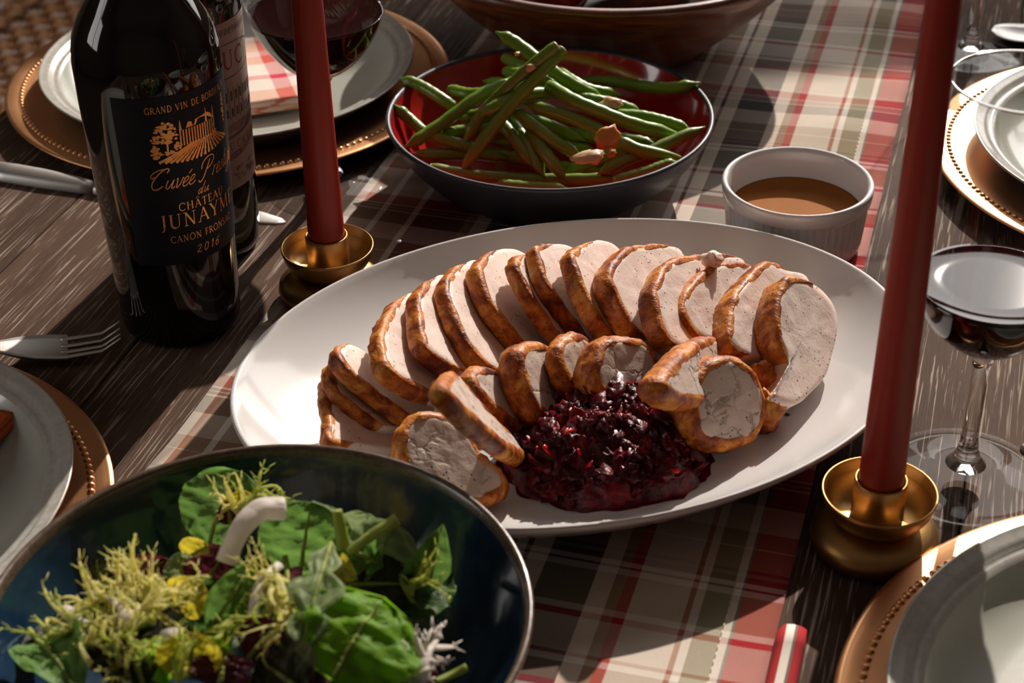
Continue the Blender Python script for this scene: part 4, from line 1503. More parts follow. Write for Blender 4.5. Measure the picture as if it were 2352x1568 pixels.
M_GARLIC = garlic_mat('pale_garlic', (0.62, 0.40, 0.22), (0.72, 0.50, 0.30))
M_GARLICB = garlic_mat('browned_garlic', (0.46, 0.19, 0.03), (0.60, 0.28, 0.06))
for i, (px, py, z, r, rot, mm, lb) in enumerate((
        (1352, 361, .057, (.0105, .0056, .0020), 12, M_GARLIC, 'pale garlic slice lying on the beans'),
        (1396, 318, .062, (.0098, .0070, .0018), 30, M_GARLICB, 'browned garlic slice leaning against the pale one'),
        (1401, 238, .066, (.0075, .0048, .0022), -20, M_GARLIC, 'small garlic piece at the right of the heap'),
        (1405, 350, .056, (.0040, .0030, .0020), 60, M_GARLICB, 'small browned garlic bit below the browned slice'),
        (1220, 155, .087, (.0035, .0028, .0024), 40, M_GARLIC, 'tiny garlic bit on the upright bean pair'),
        (1188, 124, .085, (.0022, .0014, .0012), 40, M_GARLIC, 'tiny garlic crumb near the highest bean tip'))):
    o = mk('garlic_slice', blob((0, 0, 0), r, i + 2, .55, 1.3, 14, 8), mm)
    o.location = A(px, py, z)
    o.rotation_euler = (radians(28 + 34 * (i == 1)), radians(-8), radians(rot))
    tag(o, lb, 'garlic', 'garlic pieces on the beans')
# ------------------------------------------------------------------ wine bottles
M_BOTTLE = NT('dark_bottle_glass')
M_BOTTLE.set(Base_Color=(0.006, 0.0045, 0.0035), Roughness=.06, Specular_IOR_Level=.5, Coat_Weight=.2, Coat_Roughness=.02)
M_BOTTLE.bump(M_BOTTLE.noise(M_BOTTLE.coord('Object', (40, 40, 12)), 1, 2), .04, .002)
M_BOTTLE = M_BOTTLE.m
M_FOIL = simple('bottle_foil', (0.05, 0.008, 0.01), .3, 1.0)


def label_paper(name, c1, c2, rough=.45):
    t = NT(name)
    v = t.coord('Object')
    n = t.noise(v, 60, 5, .6, .5)
    t.set(Base_Color=t.mix(t.ramp(n, [(.35, grey(0)), (.75, grey(1))]), c1, c2), Roughness=rough, Specular_IOR_Level=.2)
    t.bump(t.noise(v, 300, 4), .25, .0005)
    return t.m


M_LAB1 = label_paper('dark_navy_label', (0.0035, 0.0055, 0.0095), (0.007, 0.010, 0.016), .55)
M_LAB2 = label_paper('aged_cream_label', (0.31, 0.25, 0.21), (0.38, 0.31, 0.265), .6)
M_GOLDINK = NT('copper_foil_print')
M_GOLDINK.set(Base_Color=(0.80, 0.36, 0.10), Metallic=.75, Roughness=.36)
M_GOLDINK.bump(M_GOLDINK.noise(M_GOLDINK.coord('Object'), 900, 2), .3, .0003)
M_GOLDINK = M_GOLDINK.m
M_INKGREY = simple('engraving_ink', (0.075, 0.055, 0.05), .7)
M_INKRED = simple('dark_red_ink', (0.20, 0.03, 0.035), .6)

# a small drawn alphabet: strokes (width, points) in a cell one unit high; serifs are short bars
TK, TN = .13, .055


def arc(cx, cy, rx, ry, a0, a1, n=10):
    return [(cx + rx * cos(radians(a0 + (a1 - a0) * k / n)), cy + ry * sin(radians(a0 + (a1 - a0) * k / n))) for k in range(n + 1)]


def S(*xs):
    return [(.045, [(x - .12, y), (x + .12, y)]) for x, y in xs]


CAPS = {
    'A': (.80, [(TN, [(.08, 0), (.40, 1)]), (TK, [(.40, 1), (.72, 0)]), (TN, [(.2, .36), (.6, .36)])] + S((.08, .02), (.72, .02))),
    'B': (.66, [(TK, [(.16, 0), (.16, 1)]), (.09, [(.16, .97), (.36, .97)] + arc(.36, .75, .2, .22, 90, -90) + [(.16, .53)]), (.09, [(.36, .53)] + arc(.38, .27, .23, .25, 90, -90) + [(.16, .02)])] + S((.14, .02), (.14, .98))),
    'C': (.78, [(.10, arc(.44, .5, .36, .48, 42, 318, 18)), (TN, [(.71, .72), (.71, .95)])]),
    'D': (.82, [(TK, [(.16, 0), (.16, 1)]), (.10, [(.16, .97), (.34, .97)] + arc(.34, .5, .38, .47, 90, -90, 14) + [(.16, .03)])] + S((.14, .02), (.14, .98))),
    'E': (.62, [(TK, [(.16, 0), (.16, 1)]), (TN, [(.16, .97), (.54, .97), (.54, .82)]), (TN, [(.16, .52), (.44, .52)]), (TN, [(.16, .03), (.56, .03), (.56, .2)])] + S((.14, .02), (.14, .98))),
    'F': (.58, [(TK, [(.16, 0), (.16, 1)]), (TN, [(.16, .97), (.54, .97), (.54, .82)]), (TN, [(.16, .52), (.44, .52)])] + S((.16, .02), (.14, .98))),
    'G': (.84, [(.10, arc(.44, .5, .36, .48, 45, 330, 18)), (TK, [(.72, .05), (.72, .42)]), (TN, [(.70, .72), (.70, .95)])] + S((.70, .43))),
    'H': (.84, [(TK, [(.16, 0), (.16, 1)]), (TK, [(.68, 0), (.68, 1)]), (TN, [(.16, .52), (.68, .52)])] + S((.16, .02), (.16, .98), (.68, .02), (.68, .98))),
    'I': (.36, [(TK, [(.18, 0), (.18, 1)])] + S((.18, .02), (.18, .98))),
    'J': (.44, [(TK, [(.26, 1), (.26, .10)]), (.07, arc(.12, .02, .14, .2, 20, -100, 8))] + S((.26, .98))),
    'L': (.60, [(TK, [(.16, 0), (.16, 1)]), (TN, [(.16, .03), (.54, .03), (.54, .2)])] + S((.14, .02), (.16, .98))),
    'M': (1.0, [(TN, [(.14, 0), (.16, 1)]), (TK, [(.16, 1), (.48, .08)]), (TN, [(.48, .08), (.80, 1)]), (TK, [(.82, 1), (.84, 0)])] + S((.14, .02), (.84, .02), (.12, .98), (.84, .98))),
    'N': (.88, [(TN, [(.16, 0), (.16, 1)]), (TK, [(.16, .98), (.70, .02)]), (TN, [(.70, 0), (.70, 1)])] + S((.16, .02), (.12, .98), (.70, .98))),
    'O': (.90, [(.10, arc(.45, .5, .37, .48, 0, 360, 26))]),
    'R': (.74, [(TK, [(.16, 0), (.16, 1)]), (.09, [(.16, .97), (.34, .97)] + arc(.34, .74, .2, .23, 90, -90) + [(.16, .51)]), (TK, [(.34, .51), (.70, .0)])] + S((.16, .02), (.14, .98), (.70, .02))),
    'S': (.58, [(.10, arc(.29, .74, .19, .23, 30, 240, 10) + arc(.29, .26, .21, .25, 60, -150, 12))]),
    'T': (.70, [(TK, [(.35, 0), (.35, 1)]), (TN, [(.05, .8), (.05, .97), (.65, .97), (.65, .8)])] + S((.35, .02))),
    'U': (.82, [(TK, [(.16, 1), (.16, .3)] + arc(.41, .3, .25, .29, 180, 270, 8)), (TN, arc(.41, .3, .25, .29, 270, 360, 8) + [(.66, 1)])] + S((.16, .98), (.66, .98))),
    'V': (.80, [(TK, [(.08, 1), (.40, 0)]), (TN, [(.40, 0), (.72, 1)])] + S((.08, .98), (.72, .98))),
    'X': (.78, [(TK, [(.10, 1), (.68, 0)]), (TN, [(.10, 0), (.68, 1)])] + S((.1, .98), (.68, .02), (.1, .02), (.68, .98))),
    'Y': (.76, [(TK, [(.06, 1), (.38, .46)]), (TN, [(.38, .46), (.70, 1)]), (TK, [(.38, .48), (.38, 0)])] + S((.06, .98), (.7, .98), (.38, .02))),
    '-': (.40, [(.07, [(.08, .45), (.32, .45)])]),
    ' ': (.42, []),
}
CAPS['Â'] = (CAPS['A'][0], CAPS['A'][1] + [(TN, [(.22, 1.1), (.40, 1.3), (.58, 1.1)])])
SH = .42      # slant of the script
SCRIPT = {
    'C': (.95, [(.07, [(.80, .86), (.86, 1.02), (.70, 1.10), (.45, .95), (.22, .62), (.16, .30), (.30, .04), (.55, .02), (.78, .18)]), (.05, [(.70, 1.08), (.35, 1.06), (.05, .92), (-.04, .72), (.06, .62), (.18, .70)])]),
    'P': (.90, [(.07, [(.52, .95), (.40, .5), (.26, .06), (.10, -.06), (-.02, .06)]), (.06, [(.02, .58), (.0, .86), (.24, 1.08), (.62, 1.10), (.84, .92), (.74, .64), (.48, .50), (.36, .54)])]),
    'u': (.50, [(.06, [(.06, .46), (.04, .12), (.14, 0), (.26, .12), (.38, .46)]), (.06, [(.38, .46), (.36, .10), (.44, 0), (.54, .10)])]),
    'v': (.46, [(.06, [(.06, .44), (.12, .46), (.14, .10), (.20, .0), (.34, .20), (.40, .46), (.48, .40)])]),
    'e': (.40, [(.06, [(.04, .16), (.26, .28), (.28, .44), (.16, .46), (.05, .24), (.10, .02), (.24, .0), (.42, .14)])]),
    'r': (.38, [(.06, [(.08, .0), (.14, .30), (.12, .46)]), (.05, [(.13, .30), (.24, .44), (.36, .42)])]),
    's': (.34, [(.06, [(.0, .05), (.16, .30), (.20, .48), (.26, .20), (.20, .02), (.06, .02)])]),
    't': (.32, [(.06, [(.20, .85), (.12, .30), (.10, .06), (.18, .0), (.32, .12)]), (.05, [(.04, .52), (.32, .54)])]),
    'i': (.26, [(.06, [(.08, .46), (.05, .12), (.12, 0), (.24, .12)]), (.07, [(.12, .62), (.13, .66)])]),
    'g': (.44, [(.06, [(.34, .40), (.20, .47), (.05, .26), (.10, .02), (.24, .06), (.36, .44)]), (.06, [(.36, .44), (.28, -.20), (.10, -.40), (-.02, -.28), (.42, .10)])]),
    'd': (.48, [(.06, [(.34, .38), (.20, .46), (.05, .26), (.10, .02), (.22, .04), (.36, .36)]), (.06, [(.50, .98), (.38, .40), (.34, .06), (.42, 0), (.52, .10)])]),
    '2': (.52, [(.07, [(.04, .62), (.16, .80), (.36, .74), (.34, .50), (.04, .02)]), (.07, [(.04, .04), (.20, .08), (.40, .0), (.48, .12)])]),
    '0': (.52, [(.07, arc(.25, .40, .19, .40, 0, 360, 16))]),
    '1': (.34, [(.08, [(.10, .64), (.22, .80), (.22, .0)])]),
    '6': (.52, [(.07, [(.44, .82), (.22, .66), (.07, .34), (.10, .06), (.26, .0), (.40, .14), (.38, .38), (.22, .44), (.08, .30)])]),
    ' ': (.30, []),
}
SCRIPT['é'] = (SCRIPT['e'][0], SCRIPT['e'][1] + [(.06, [(.26, .60), (.40, .78)])])


def ribbon(pts, w):
    P = [Vector((p[0], p[1])) for p in pts]
    V, Fc = [], []
    n = len(P)
    for i in range(n):
        t = (P[min(i + 1, n - 1)] - P[max(i - 1, 0)])
        t = t.normalized() if t.length > 1e-9 else Vector((1, 0))
        nr = Vector((-t.y, t.x)) * (w / 2)
        V += [P[i] + nr, P[i] - nr]
    for i in range(n - 1):
        Fc.append((2 * i, 2 * i + 1, 2 * i + 3, 2 * i + 2))
    return V, Fc


def poly(pts):
    return [Vector(p) for p in pts], [tuple(range(len(pts)))]


def text2d(s, font, height, spacing=.08, slant=0.0, bold=1.0):
    """flat lettering centred on x = 0, baseline y = 0, in metres"""
    V, Fc = [], []
    x = 0.0
    for ch in s:
        w, strokes = font[ch]
        for sw, pts in strokes:
            q = pts
            if font is SCRIPT and len(pts) > 2:
                q = [(p.x, p.y) for p in catmull([Vector((a, b, 0)) for a, b in pts], 5)]
            v, f = ribbon([(x + a + slant * b, b) for a, b in q], sw * bold)
            n0 = len(V)
            V += v; Fc += [tuple(i + n0 for i in t) for t in f]
        x += w + spacing
    x -= spacing
    return [Vector(((v.x - x / 2) * height, v.y * height)) for v in V], Fc, x * height


def fit_width(s, font, height, width, slant=0.0, bold=1.0):
    _, _, w0 = text2d(s, font, height, 0.0, slant, bold)
    n = max(len(s) - 1, 1)
    lead = .10 if font is CAPS else -.02
    k = min(1.0, width / (w0 + lead * height * n))
    v, f, _ = text2d(s, font, height, (width / k - w0) / height / n, slant, bold)
    return [Vector((p.x * k, p.y)) for p in v], f


def wrap(vf, c, rad, az_c, z0, off, arch=0.0):
    """lay flat print round a bottle: x runs round it, y up; azimuth 0 faces the viewer's side"""
    th = atan2(-c[1], -c[0])
    out = []
    for v in vf[0]:
        z = z0 + v.y
        r = rad(z) + off
        a = th + az_c + v.x / rad(z)
        out.append(Vector((r * cos(a), r * sin(a), z)))
    return out, vf[1]


def label_patch(c, rad, az0, az1, z0, z1, off, n=48, m=10):
    th = atan2(-c[1], -c[0])
    V, Fc = [], []
    for j in range(m + 1):
        z = z0 + (z1 - z0) * j / m
        for i in range(n + 1):
            a = th + az0 + (az1 - az0) * i / n
            V.append(Vector(((rad(z) + off) * cos(a), (rad(z) + off) * sin(a), z)))
    W = n + 1
    for j in range(m):
        for i in range(n):
            Fc.append((j * W + i, j * W + i + 1, (j + 1) * W + i + 1, (j + 1) * W + i))
    return V, Fc


def bottle(c, label, rz, neck):
    b = thing('wine_bottle', label, 'wine bottle', c, 0, 'wine bottles')
    rad = lambda z: interp(z, [0, .05, .1, .15, .172], rz)
    prof = [(0, .006), (rz[0] * .5, .004), (rz[0] - .006, 0), (rz[0] - .0025, .0008), (rz[0] - .0006, .0035)] + [(rad(z), z) for z in (.008, .03, .05, .075, .10, .125, .15, .165)]
    k = rz[4]
    prof += [(k, .172), (k * .985, .179), (k * .945, .187), (k * .87, .195), (k * .74, .204), (k * .59, .213), (k * .47, .223), (k * .405, .234), (k * .38, .248), (k * .37, .262)]
    mk('glass_body', lathe(prof + [(.0149, .288), (.0153, .289), (.0153, .297), (.0140, .299), (.0092, .299), (.0092, .262), (0, .262)], 96), M_BOTTLE, b)
    mk('foil_capsule', lathe([(.0152, .250), (.0154, .286), (.0158, .288), (.0158, .298), (.0148, .3000), (0, .3002)], 48), M_FOIL, b)
    return b, rad


B1C = Vector((-.1985, .8866, 0))
b1, rad1 = bottle(B1C, 'dark wine bottle with black label and copper lettering, nearest the camera', [.0352, .0366, .0385, .0402, .0405], 0)
L1 = mk('front_label', label_patch(B1C, rad1, radians(-33), radians(97), .0590, .1640, .00025), M_LAB1, b1)
AZ = radians(32)
OFF = .00045


def print1(name, vf, z, az=AZ, mat=M_GOLDINK):
    return mk(name, wrap(vf, B1C, rad1, az, z, OFF), mat, L1, sm=False)


D = radians
print1('top_line', fit_width('GRAND VIN DE BORDEAUX', CAPS, .0038, .0398 * 2 * D(40), 0, .95), .1548)
print1('script_line', fit_width('Cuvée Prestige', SCRIPT, .0115, .0388 * 2 * D(46), SH, .9), .1085)
print1('du_line', fit_width('du', SCRIPT, .0068, .0075, SH, 1.0), .1008)
print1('chateau_line', fit_width('CHÂTEAU', CAPS, .0050, .0382 * 2 * D(23), 0, 1.05), .0932)
print1('name_line', fit_width('JUNAYME', CAPS, .0088, .0379 * 2 * D(40), 0, .95), .0830)
print1('place_line', fit_width('CANON FRONSAC', CAPS, .0043, .0375 * 2 * D(33), 0, 1.0), .0735)
print1('year_line', fit_width('2016', SCRIPT, .0060, .0372 * 2 * D(12), .25, 1.1), .0640)


def vignette():
    """the copper picture: a tree, a long house with turrets, vine rows; origin at its left bottom corner, metres"""
    V, Fc = [], []
    rg = random.Random(3)

    def add(vf):
        n0 = len(V)
        V.extend(Vector((p[0], p[1])) for p in vf[0]); Fc.extend(tuple(i + n0 for i in t) for t in vf[1])

    def leafball(cx, cy, rx, ry, n, s):
        for _ in range(n):
            a, r = rg.uniform(0, 2 * pi), sqrt(rg.uniform(0, 1))
            x, y = cx + rx * r * cos(a), cy + ry * r * sin(a)
            q = rg.uniform(.5, 1) * s
            k = rg.randint(5, 7)
            add(poly([(x + q * rg.uniform(.6, 1.3) * cos(2 * pi * i / k), y + q * rg.uniform(.4, .9) * sin(2 * pi * i / k)) for i in range(k)]))
    # tree at the left
    leafball(.0085, .0205, .0062, .0062, 80, .0013)
    leafball(.0080, .0165, .0080, .0030, 46, .0013)
    leafball(.0020, .0085, .0022, .0045, 30, .0012)
    leafball(.0505, .0215, .0015, .0080, 40, .0010)
    add(ribbon([(.0088, .0080), (.0090, .0160)], .0010))
    leafball(.0100, .0080, .0090, .0012, 30, .0010)
    # long house with two rows of windows
    def wallbox(x0, x1, y0, y1):
        add(poly([(x0, y0), (x1, y0), (x1, y1), (x0, y1)]))
    x0, x1 = .0165, .0395
    for (ya, yb) in ((.0105, .0118), (.0150, .0160), (.0195, .0206)):
        wallbox(x0, x1, ya, yb)
    nx = 13
    for i in range(nx + 1):
        x = x0 + (x1 - x0) * i / nx
        wallbox(x - .00042, x + .00042, .0105, .0200)
    for (cx, h) in ((.0168, .0262), (.0392, .0275), (.0335, .0285)):
        add(poly([(cx - .0008, .0200), (cx + .0008, .0200), (cx + .0001, h), (cx - .0001, h)]))
    add(poly([(.0200, .0206), (.0245, .0206), (.0235, .0236), (.0215, .0240)]))
    add(poly([(.0250, .0206), (.0388, .0206), (.0372, .0236), (.0345, .0252), (.0300, .0245), (.0262, .0240)]))
    leafball(.0145, .0110, .0020, .0022, 16, .0011)
    # hill line and fan of vine rows
    add(poly([(.0010, .0068), (.0100, .0085), (.0200, .0108), (.0300, .0116), (.0400, .0122), (.0520, .0130), (.0520, .0122), (.0400, .0110), (.0290, .0102), (.0190, .0090), (.0100, .0070), (.0010, .0056)]))
    hx, hy = .0330, .0175
    for i in range(17):
        f = i / 16
        bx = .0035 + .0480 * f
        by = .0004 + .0075 * abs(f - .45) ** 1.6
        tx, ty = hx + (bx - hx) * .34, min(.0112, by + (hy - by) * .62)
        n = 9
        pts = []
        for k in range(n + 1):
            g = k / n
            pts.append((bx + (tx - bx) * g + rg.uniform(-.00016, .00016), by + (ty - by) * g))
        for k in range(n):
            w = .0016 * (1 - .62 * k / n) * rg.uniform(.75, 1.15)
            add(ribbon([pts[k], pts[k + 1]], w))
    return V, Fc


vv = vignette()
print1('gold_landscape', ([Vector((v.x - .0265, v.y)) for v in vv[0]], vv[1]), .1225)

B2C = A(470, 555); B2C.z = 0
b2, rad2 = bottle(B2C, 'wine bottle with cream engraved label, standing behind the black labelled one', [.0364, .0374, .0383, .0392, .0396], 0)
L2 = mk('front_label', label_patch(B2C, rad2, radians(-40), radians(100), .0515, .1610, .00025), M_LAB2, b2)


def print2(name, vf, z, az, mat):
    return mk(name, wrap(vf, B2C, rad2, az, z, OFF), mat, L2, sm=False)


def engraving():
    V, Fc = [], []
    rg = random.Random(8)

    def add(vf):
        n0 = len(V)
        V.extend(Vector((p[0], p[1])) for p in vf[0]); Fc.extend(tuple(i + n0 for i in t) for t in vf[1])
    # x from -.03 to .03 round the label's centre, y = height on the bottle
    for y in (.1500, .1482, .1470):
        add(ribbon([(-.045, y), (.045, y)], .0005))
    for k in range(26):                                     # scrolls along the top band
        cx = -.042 + k * .0034
        add(ribbon([(cx + .0012 * cos(a) * (1 - a / 12), .1545 + .0026 * sin(a) * (1 - a / 12)) for a in [i * .6 for i in range(14)]], .00045))
    # oval frame round the red name
    add(ribbon([(.009 + .030 * cos(a), .1362 + .0108 * sin(a)) for a in [2 * pi * k / 40 for k in range(41)]], .0005))
    # the house: storeys, pilasters, windows, roof line
    for y, w in ((.1215, .0011), (.1190, .0005), (.1075, .0007), (.0985, .0008)):
        add(ribbon([(-.034, y), (.034, y)], w))
    for k in range(16):
        x = -.032 + k * .0043
        add(ribbon([(x, .0985), (x, .1190)], .00045))
        add(poly([(x + .0013, .1100), (x + .0031, .1100), (x + .0031, .1165), (x + .0013, .1165)]))
        add(poly([(x + .0014, .0998), (x + .0030, .0998), (x + .0030, .1052), (x + .0014, .1052)]))
    for k in range(34):                                     # ground hatching
        x = -.034 + k * .002
        add(ribbon([(x, .0900 + rg.uniform(-.001, .001)), (x + .004, .0950 + rg.uniform(-.001, .001))], .0004))
    for k in range(9):
        add(ribbon([(-.034, .0905 + k * .0008), (.034, .0905 + k * .0008)], .00025))
    for q in (0, .0012, .0030):                             # ribbon scroll below the house
        add(ribbon([(x, .0720 + q + .010 * (abs(x) / .034) ** 2) for x in [-.034 + .068 * k / 20 for k in range(21)]], .00045))
        add(ribbon([(x, .0860 + q * .5 + .006 * (abs(x) / .034) ** 2) for x in [-.034 + .068 * k / 20 for k in range(21)]], .00035))
    for k in range(60):                                     # ornament along the bottom band
        x, y = -.038 + rg.uniform(0, .076), .0570 + rg.uniform(0, .0085)
        r0 = rg.uniform(.0008, .0020)
        add(ribbon([(x + r0 * cos(a) * (1 - a / 11), y + r0 * sin(a) * (1 - a / 11)) for a in [i * .7 for i in range(11)]], .0004))
    for y in (.0552, .0665):
        add(ribbon([(-.045, y), (.045, y)], .0005))
    return V, Fc


ev = engraving()
print2('engraved_picture', (ev[0], ev[1]), 0.0, radians(30), M_INKGREY)
print2('red_name', fit_width('DUC', CAPS, .0115, .0310, 0, 1.0), .1310, radians(43), M_INKRED)
print2('scroll_line', fit_width('-DUCRU', CAPS, .0048, .0300, 0, 1.0), .0785, radians(44), M_INKRED)
print2('small_line', fit_width('JULIEN', CAPS, .0036, .0170, 0, 1.1), .0735, radians(38), M_INKRED)
# ------------------------------------------------------------------ mixed salad
def leaf_mat(name, c1, c2, trans=.5, vein=(0.35, 0.45, 0.16), rough=.38, veins=True, bumps=60):
    t = NT(name)
    c = t.n('TexCoord')
    v = t.coord('Object')
    n1 = t.noise(v, bumps, 4, .6, .4)
    col = t.mix(t.ramp(n1, [(.3, grey(0)), (.7, grey(1))]), c1, c2)
    if veins:
        sep = t.n('SeparateXYZ')
        t.l(c.outputs['UV'], sep.inputs[0])
        y = t.math('ABSOLUTE', t.math('SUBTRACT', sep.outputs[1], .5))
        f = t.math('FRACT', t.math('SUBTRACT', t.math('MULTIPLY', sep.outputs[0], 6.0), t.math('MULTIPLY', y, 5.0)))
        ln = t.math('LESS_THAN', t.math('ABSOLUTE', t.math('SUBTRACT', f, .5)), .035)
        col = t.mix(t.math('MULTIPLY', ln, .55), col, vein)
    t.set(Base_Color=col, Roughness=rough + .14, Specular_IOR_Level=.28)
    vb = t.voro(v, bumps * 2.2)
    t.bump(t.math('ADD', t.math('MULTIPLY', vb.outputs['Distance'], -1.0), n1), .55, .0018)
    tr = t.n('BsdfTranslucent')
    t.l(t.mix(.5, col, c2), tr.inputs['Color'])
    mx = t.n('MixShader')
    mx.inputs[0].default_value = trans
    t.l(t.b.outputs[0], mx.inputs[1])
    t.l(tr.outputs[0], mx.inputs[2])
    t.l(mx.outputs[0], t.out.inputs[0])
    return t.m


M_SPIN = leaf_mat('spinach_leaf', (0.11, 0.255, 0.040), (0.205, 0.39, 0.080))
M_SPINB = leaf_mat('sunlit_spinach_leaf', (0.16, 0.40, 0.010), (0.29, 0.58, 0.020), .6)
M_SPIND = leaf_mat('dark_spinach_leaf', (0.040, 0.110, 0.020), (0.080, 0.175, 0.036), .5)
M_PALE = leaf_mat('pale_leaf_underside', (0.20, 0.29, 0.10), (0.32, 0.40, 0.18), .45)
M_YEL = leaf_mat('yellow_lettuce', (0.58, 0.48, 0.020), (0.74, 0.60, 0.045), .55, (.6, .55, .2))
M_RAD = leaf_mat('radicchio', (0.070, 0.010, 0.018), (0.15, 0.018, 0.034), .4, (.35, .2, .2), .3)
M_OAK = leaf_mat('dark_oak_leaf', (0.022, 0.024, 0.010), (0.050, 0.055, 0.016), .3, (.12, .09, .05))
M_FRIS = leaf_mat('yellow_frisee', (0.84, 0.78, 0.26), (0.93, 0.90, 0.52), .65, veins=False, rough=.45)
M_FRISG = leaf_mat('green_frisee', (0.56, 0.62, 0.12), (0.76, 0.80, 0.28), .65, veins=False, rough=.45)
M_WSTEM = leaf_mat('white_leaf_stem', (0.80, 0.72, 0.66), (0.90, 0.84, 0.78), .45, veins=False, rough=.35)
M_GSTEM = leaf_mat('green_leaf_stem', (0.30, 0.37, 0.07), (0.44, 0.50, 0.14), .35, veins=False, rough=.35)
GS = 'salad leaves in the navy bowl'


def leaf(name, label, base, tip, width, mat, roll=0.0, cup=.25, bend=.15, wav=.10, shape='oval', stem=0.0, stem_mat=None, nrm=None, seed=0, group=GS):
    """a leaf blade from base to tip (world points); its face looks towards nrm (default: up and to the viewer)"""
    base, tip = Vector(base), Vector(tip)
    ax = tip - base
    L = ax.length
    ax.normalize()
    n0 = Vector(nrm) if nrm is not None else Vector((0, -.62, .78))
    n0 = (n0 - ax * n0.dot(ax)).normalized()
    n0 = Matrix.Rotation(radians(roll), 3, ax) @ n0
    sd = ax.cross(n0)
    nu, nv = 30, 18
    V, Fc, UV = [], [], []

    def wprof(u):
        if shape == 'oval':
            return sqrt(max(0, sin(pi * min(1, u ** .82)))) * (1 - .12 * u)
        if shape == 'round':
            return sqrt(max(0, 1 - (2 * u - 1) ** 2)) ** .9
        if shape == 'lance':
            return sin(pi * u ** .75) ** .9
        if shape == 'arugula':
            return (.16 + .84 * max(0, sin(pi * u ** 1.1)) * (.25 + .75 * abs(sin(u * 9.5)))) * min(1, (1 - u) * 6 + .05)
        return max(.1, 1 - abs(2 * u - 1) ** 5)
    pth = []
    for i in range(nu + 1):
        u = i / nu
        c = base + ax * (L * u) + n0 * (bend * L * (sin(pi * u) - .3 * u))
        pth.append(c)
        w = width / 2 * wprof(u) + .0002
        for j in range(nv + 1):
            v = -1 + 2 * j / nv
            edge = wav * width * noise.noise(Vector((u * 4 + seed * 5.3, v * 1.5 + seed, seed * 2.1))) * abs(v)
            fine = width * (.05 * noise.noise(Vector((u * 7 + seed, v * 3.5, seed * 3))) + .030 * (1 - abs(noise.noise(Vector((u * 13 + seed, v * 6, seed * 2)))) * 2))
            p = c + sd * (w * v) + n0 * (cup * w * (v * v) + edge + fine)
            V.append(p)
            UV.append((u, (v + 1) / 2))
    W = nv + 1
    for i in range(nu):
        for j in range(nv):
            Fc.append((i * W + j, (i + 1) * W + j, (i + 1) * W + j + 1, i * W + j + 1))
    for p in V:
        fl = salad_floor(p.x, p.y) + .0008
        if p.z < fl and (Vector((p.x, p.y)) - Vector((SB.x, SB.y))).length < .112:
            p.z = fl
    root = thing(name, label, 'salad leaf', base, 0, group)
    o = mk('blade', (V, Fc), mat, root, world=True)
    uv = o.data.uv_layers.new(name='UVMap')
    for lp in o.data.loops:
        uv.data[lp.index].uv = UV[lp.vertex_index]
    rib = [Vector(V[i * W + nv // 2]) + n0 * .0003 for i in range(nu - 1)]
    if stem:
        sdir = (-ax + n0 * .15)
        rib = [base + sdir * stem, base + sdir * stem * .5] + rib
    mk('midrib', tube(rib, [.0013, .0011, .0007, .0003], 6), stem_mat or M_GSTEM, root, world=True)
    return root


SPR = random.Random(21)


def sprig(label, base, tip, mat, n=9, r=.0016, blen=.018, curl=1.0, seed=0, name='frisee_sprig'):
    """a curly endive sprig: one stem, side fringes that curl"""
    base, tip = Vector(base), Vector(tip)
    rg = random.Random(seed * 13 + 5)
    ax = tip - base
    L = ax.length
    mid = base + ax * .5 + Vector((rg.uniform(-.2, .2), rg.uniform(-.2, .2), .22)) * L * curl
    main = catmull([base, base * .6 + mid * .4 + Vector((0, 0, .1 * L)), mid, tip], 5)
    parts = [tube(main, [r * 2.0, r * 1.3, r * .8, r * .2], 8, True, .35)]
    for k in range(n):
        f = .25 + .72 * k / max(n - 1, 1)
        i = min(int(f * (len(main) - 1)), len(main) - 2)
        p = main[i]
        t = (main[i + 1] - main[i]).normalized()
        sd = t.cross(Vector((rg.uniform(-1, 1), rg.uniform(-1, 1), rg.uniform(-.2, 1)))).normalized()
        l = blen * rg.uniform(.5, 1.15)
        q = [p]
        d = (sd + t * .7).normalized()
        turn = Matrix.Rotation(rg.uniform(-.75, .75) * curl, 3, Vector((rg.uniform(-1, 1), rg.uniform(-1, 1), rg.uniform(-1, 1))).normalized())
        for s in range(6):
            q.append(q[-1] + d * l / 6)
            d = (turn @ d + Vector((0, 0, .05))).normalized()
        parts.append(tube(q, [r * .85, r * .6, r * .4, r * .12], 6, True, .3))
        for e in (3, 4, 5, 6):
            dd = (q[e] - q[e - 1]).normalized()
            s2 = dd.cross(Vector((rg.uniform(-1, 1), rg.uniform(-1, 1), rg.uniform(-1, 1)))).normalized()
            parts.append(tube([q[e], q[e] + (s2 + dd * .5) * l * .10, q[e] + (s2 + dd) * l * .19], [r * .3, r * .2, r * .08], 4, True, .6))
    vf = join(*parts)
    for p in vf[0]:
        fl = salad_floor(p.x, p.y) + .0008
        if p.z < fl:
            p.z = fl
    o = mk(name, vf, mat, world=True, loc=base)
    return tag(o, label, 'salad leaf', 'curly endive in the navy bowl')


def stalk(label, pts, zs, rad, mat, name='salad_stem'):
    W = [A(*p, z) for p, z in zip(pts, zs)]
    for w in W:
        w.z = max(w.z, salad_floor(w.x, w.y) + .002)
    C = catmull(W, 7)
    o = mk(name, tube(C, rad, 10, True, .8), mat, world=True, loc=C[0])
    return tag(o, label, 'salad stem', 'leaf stems in the salad')


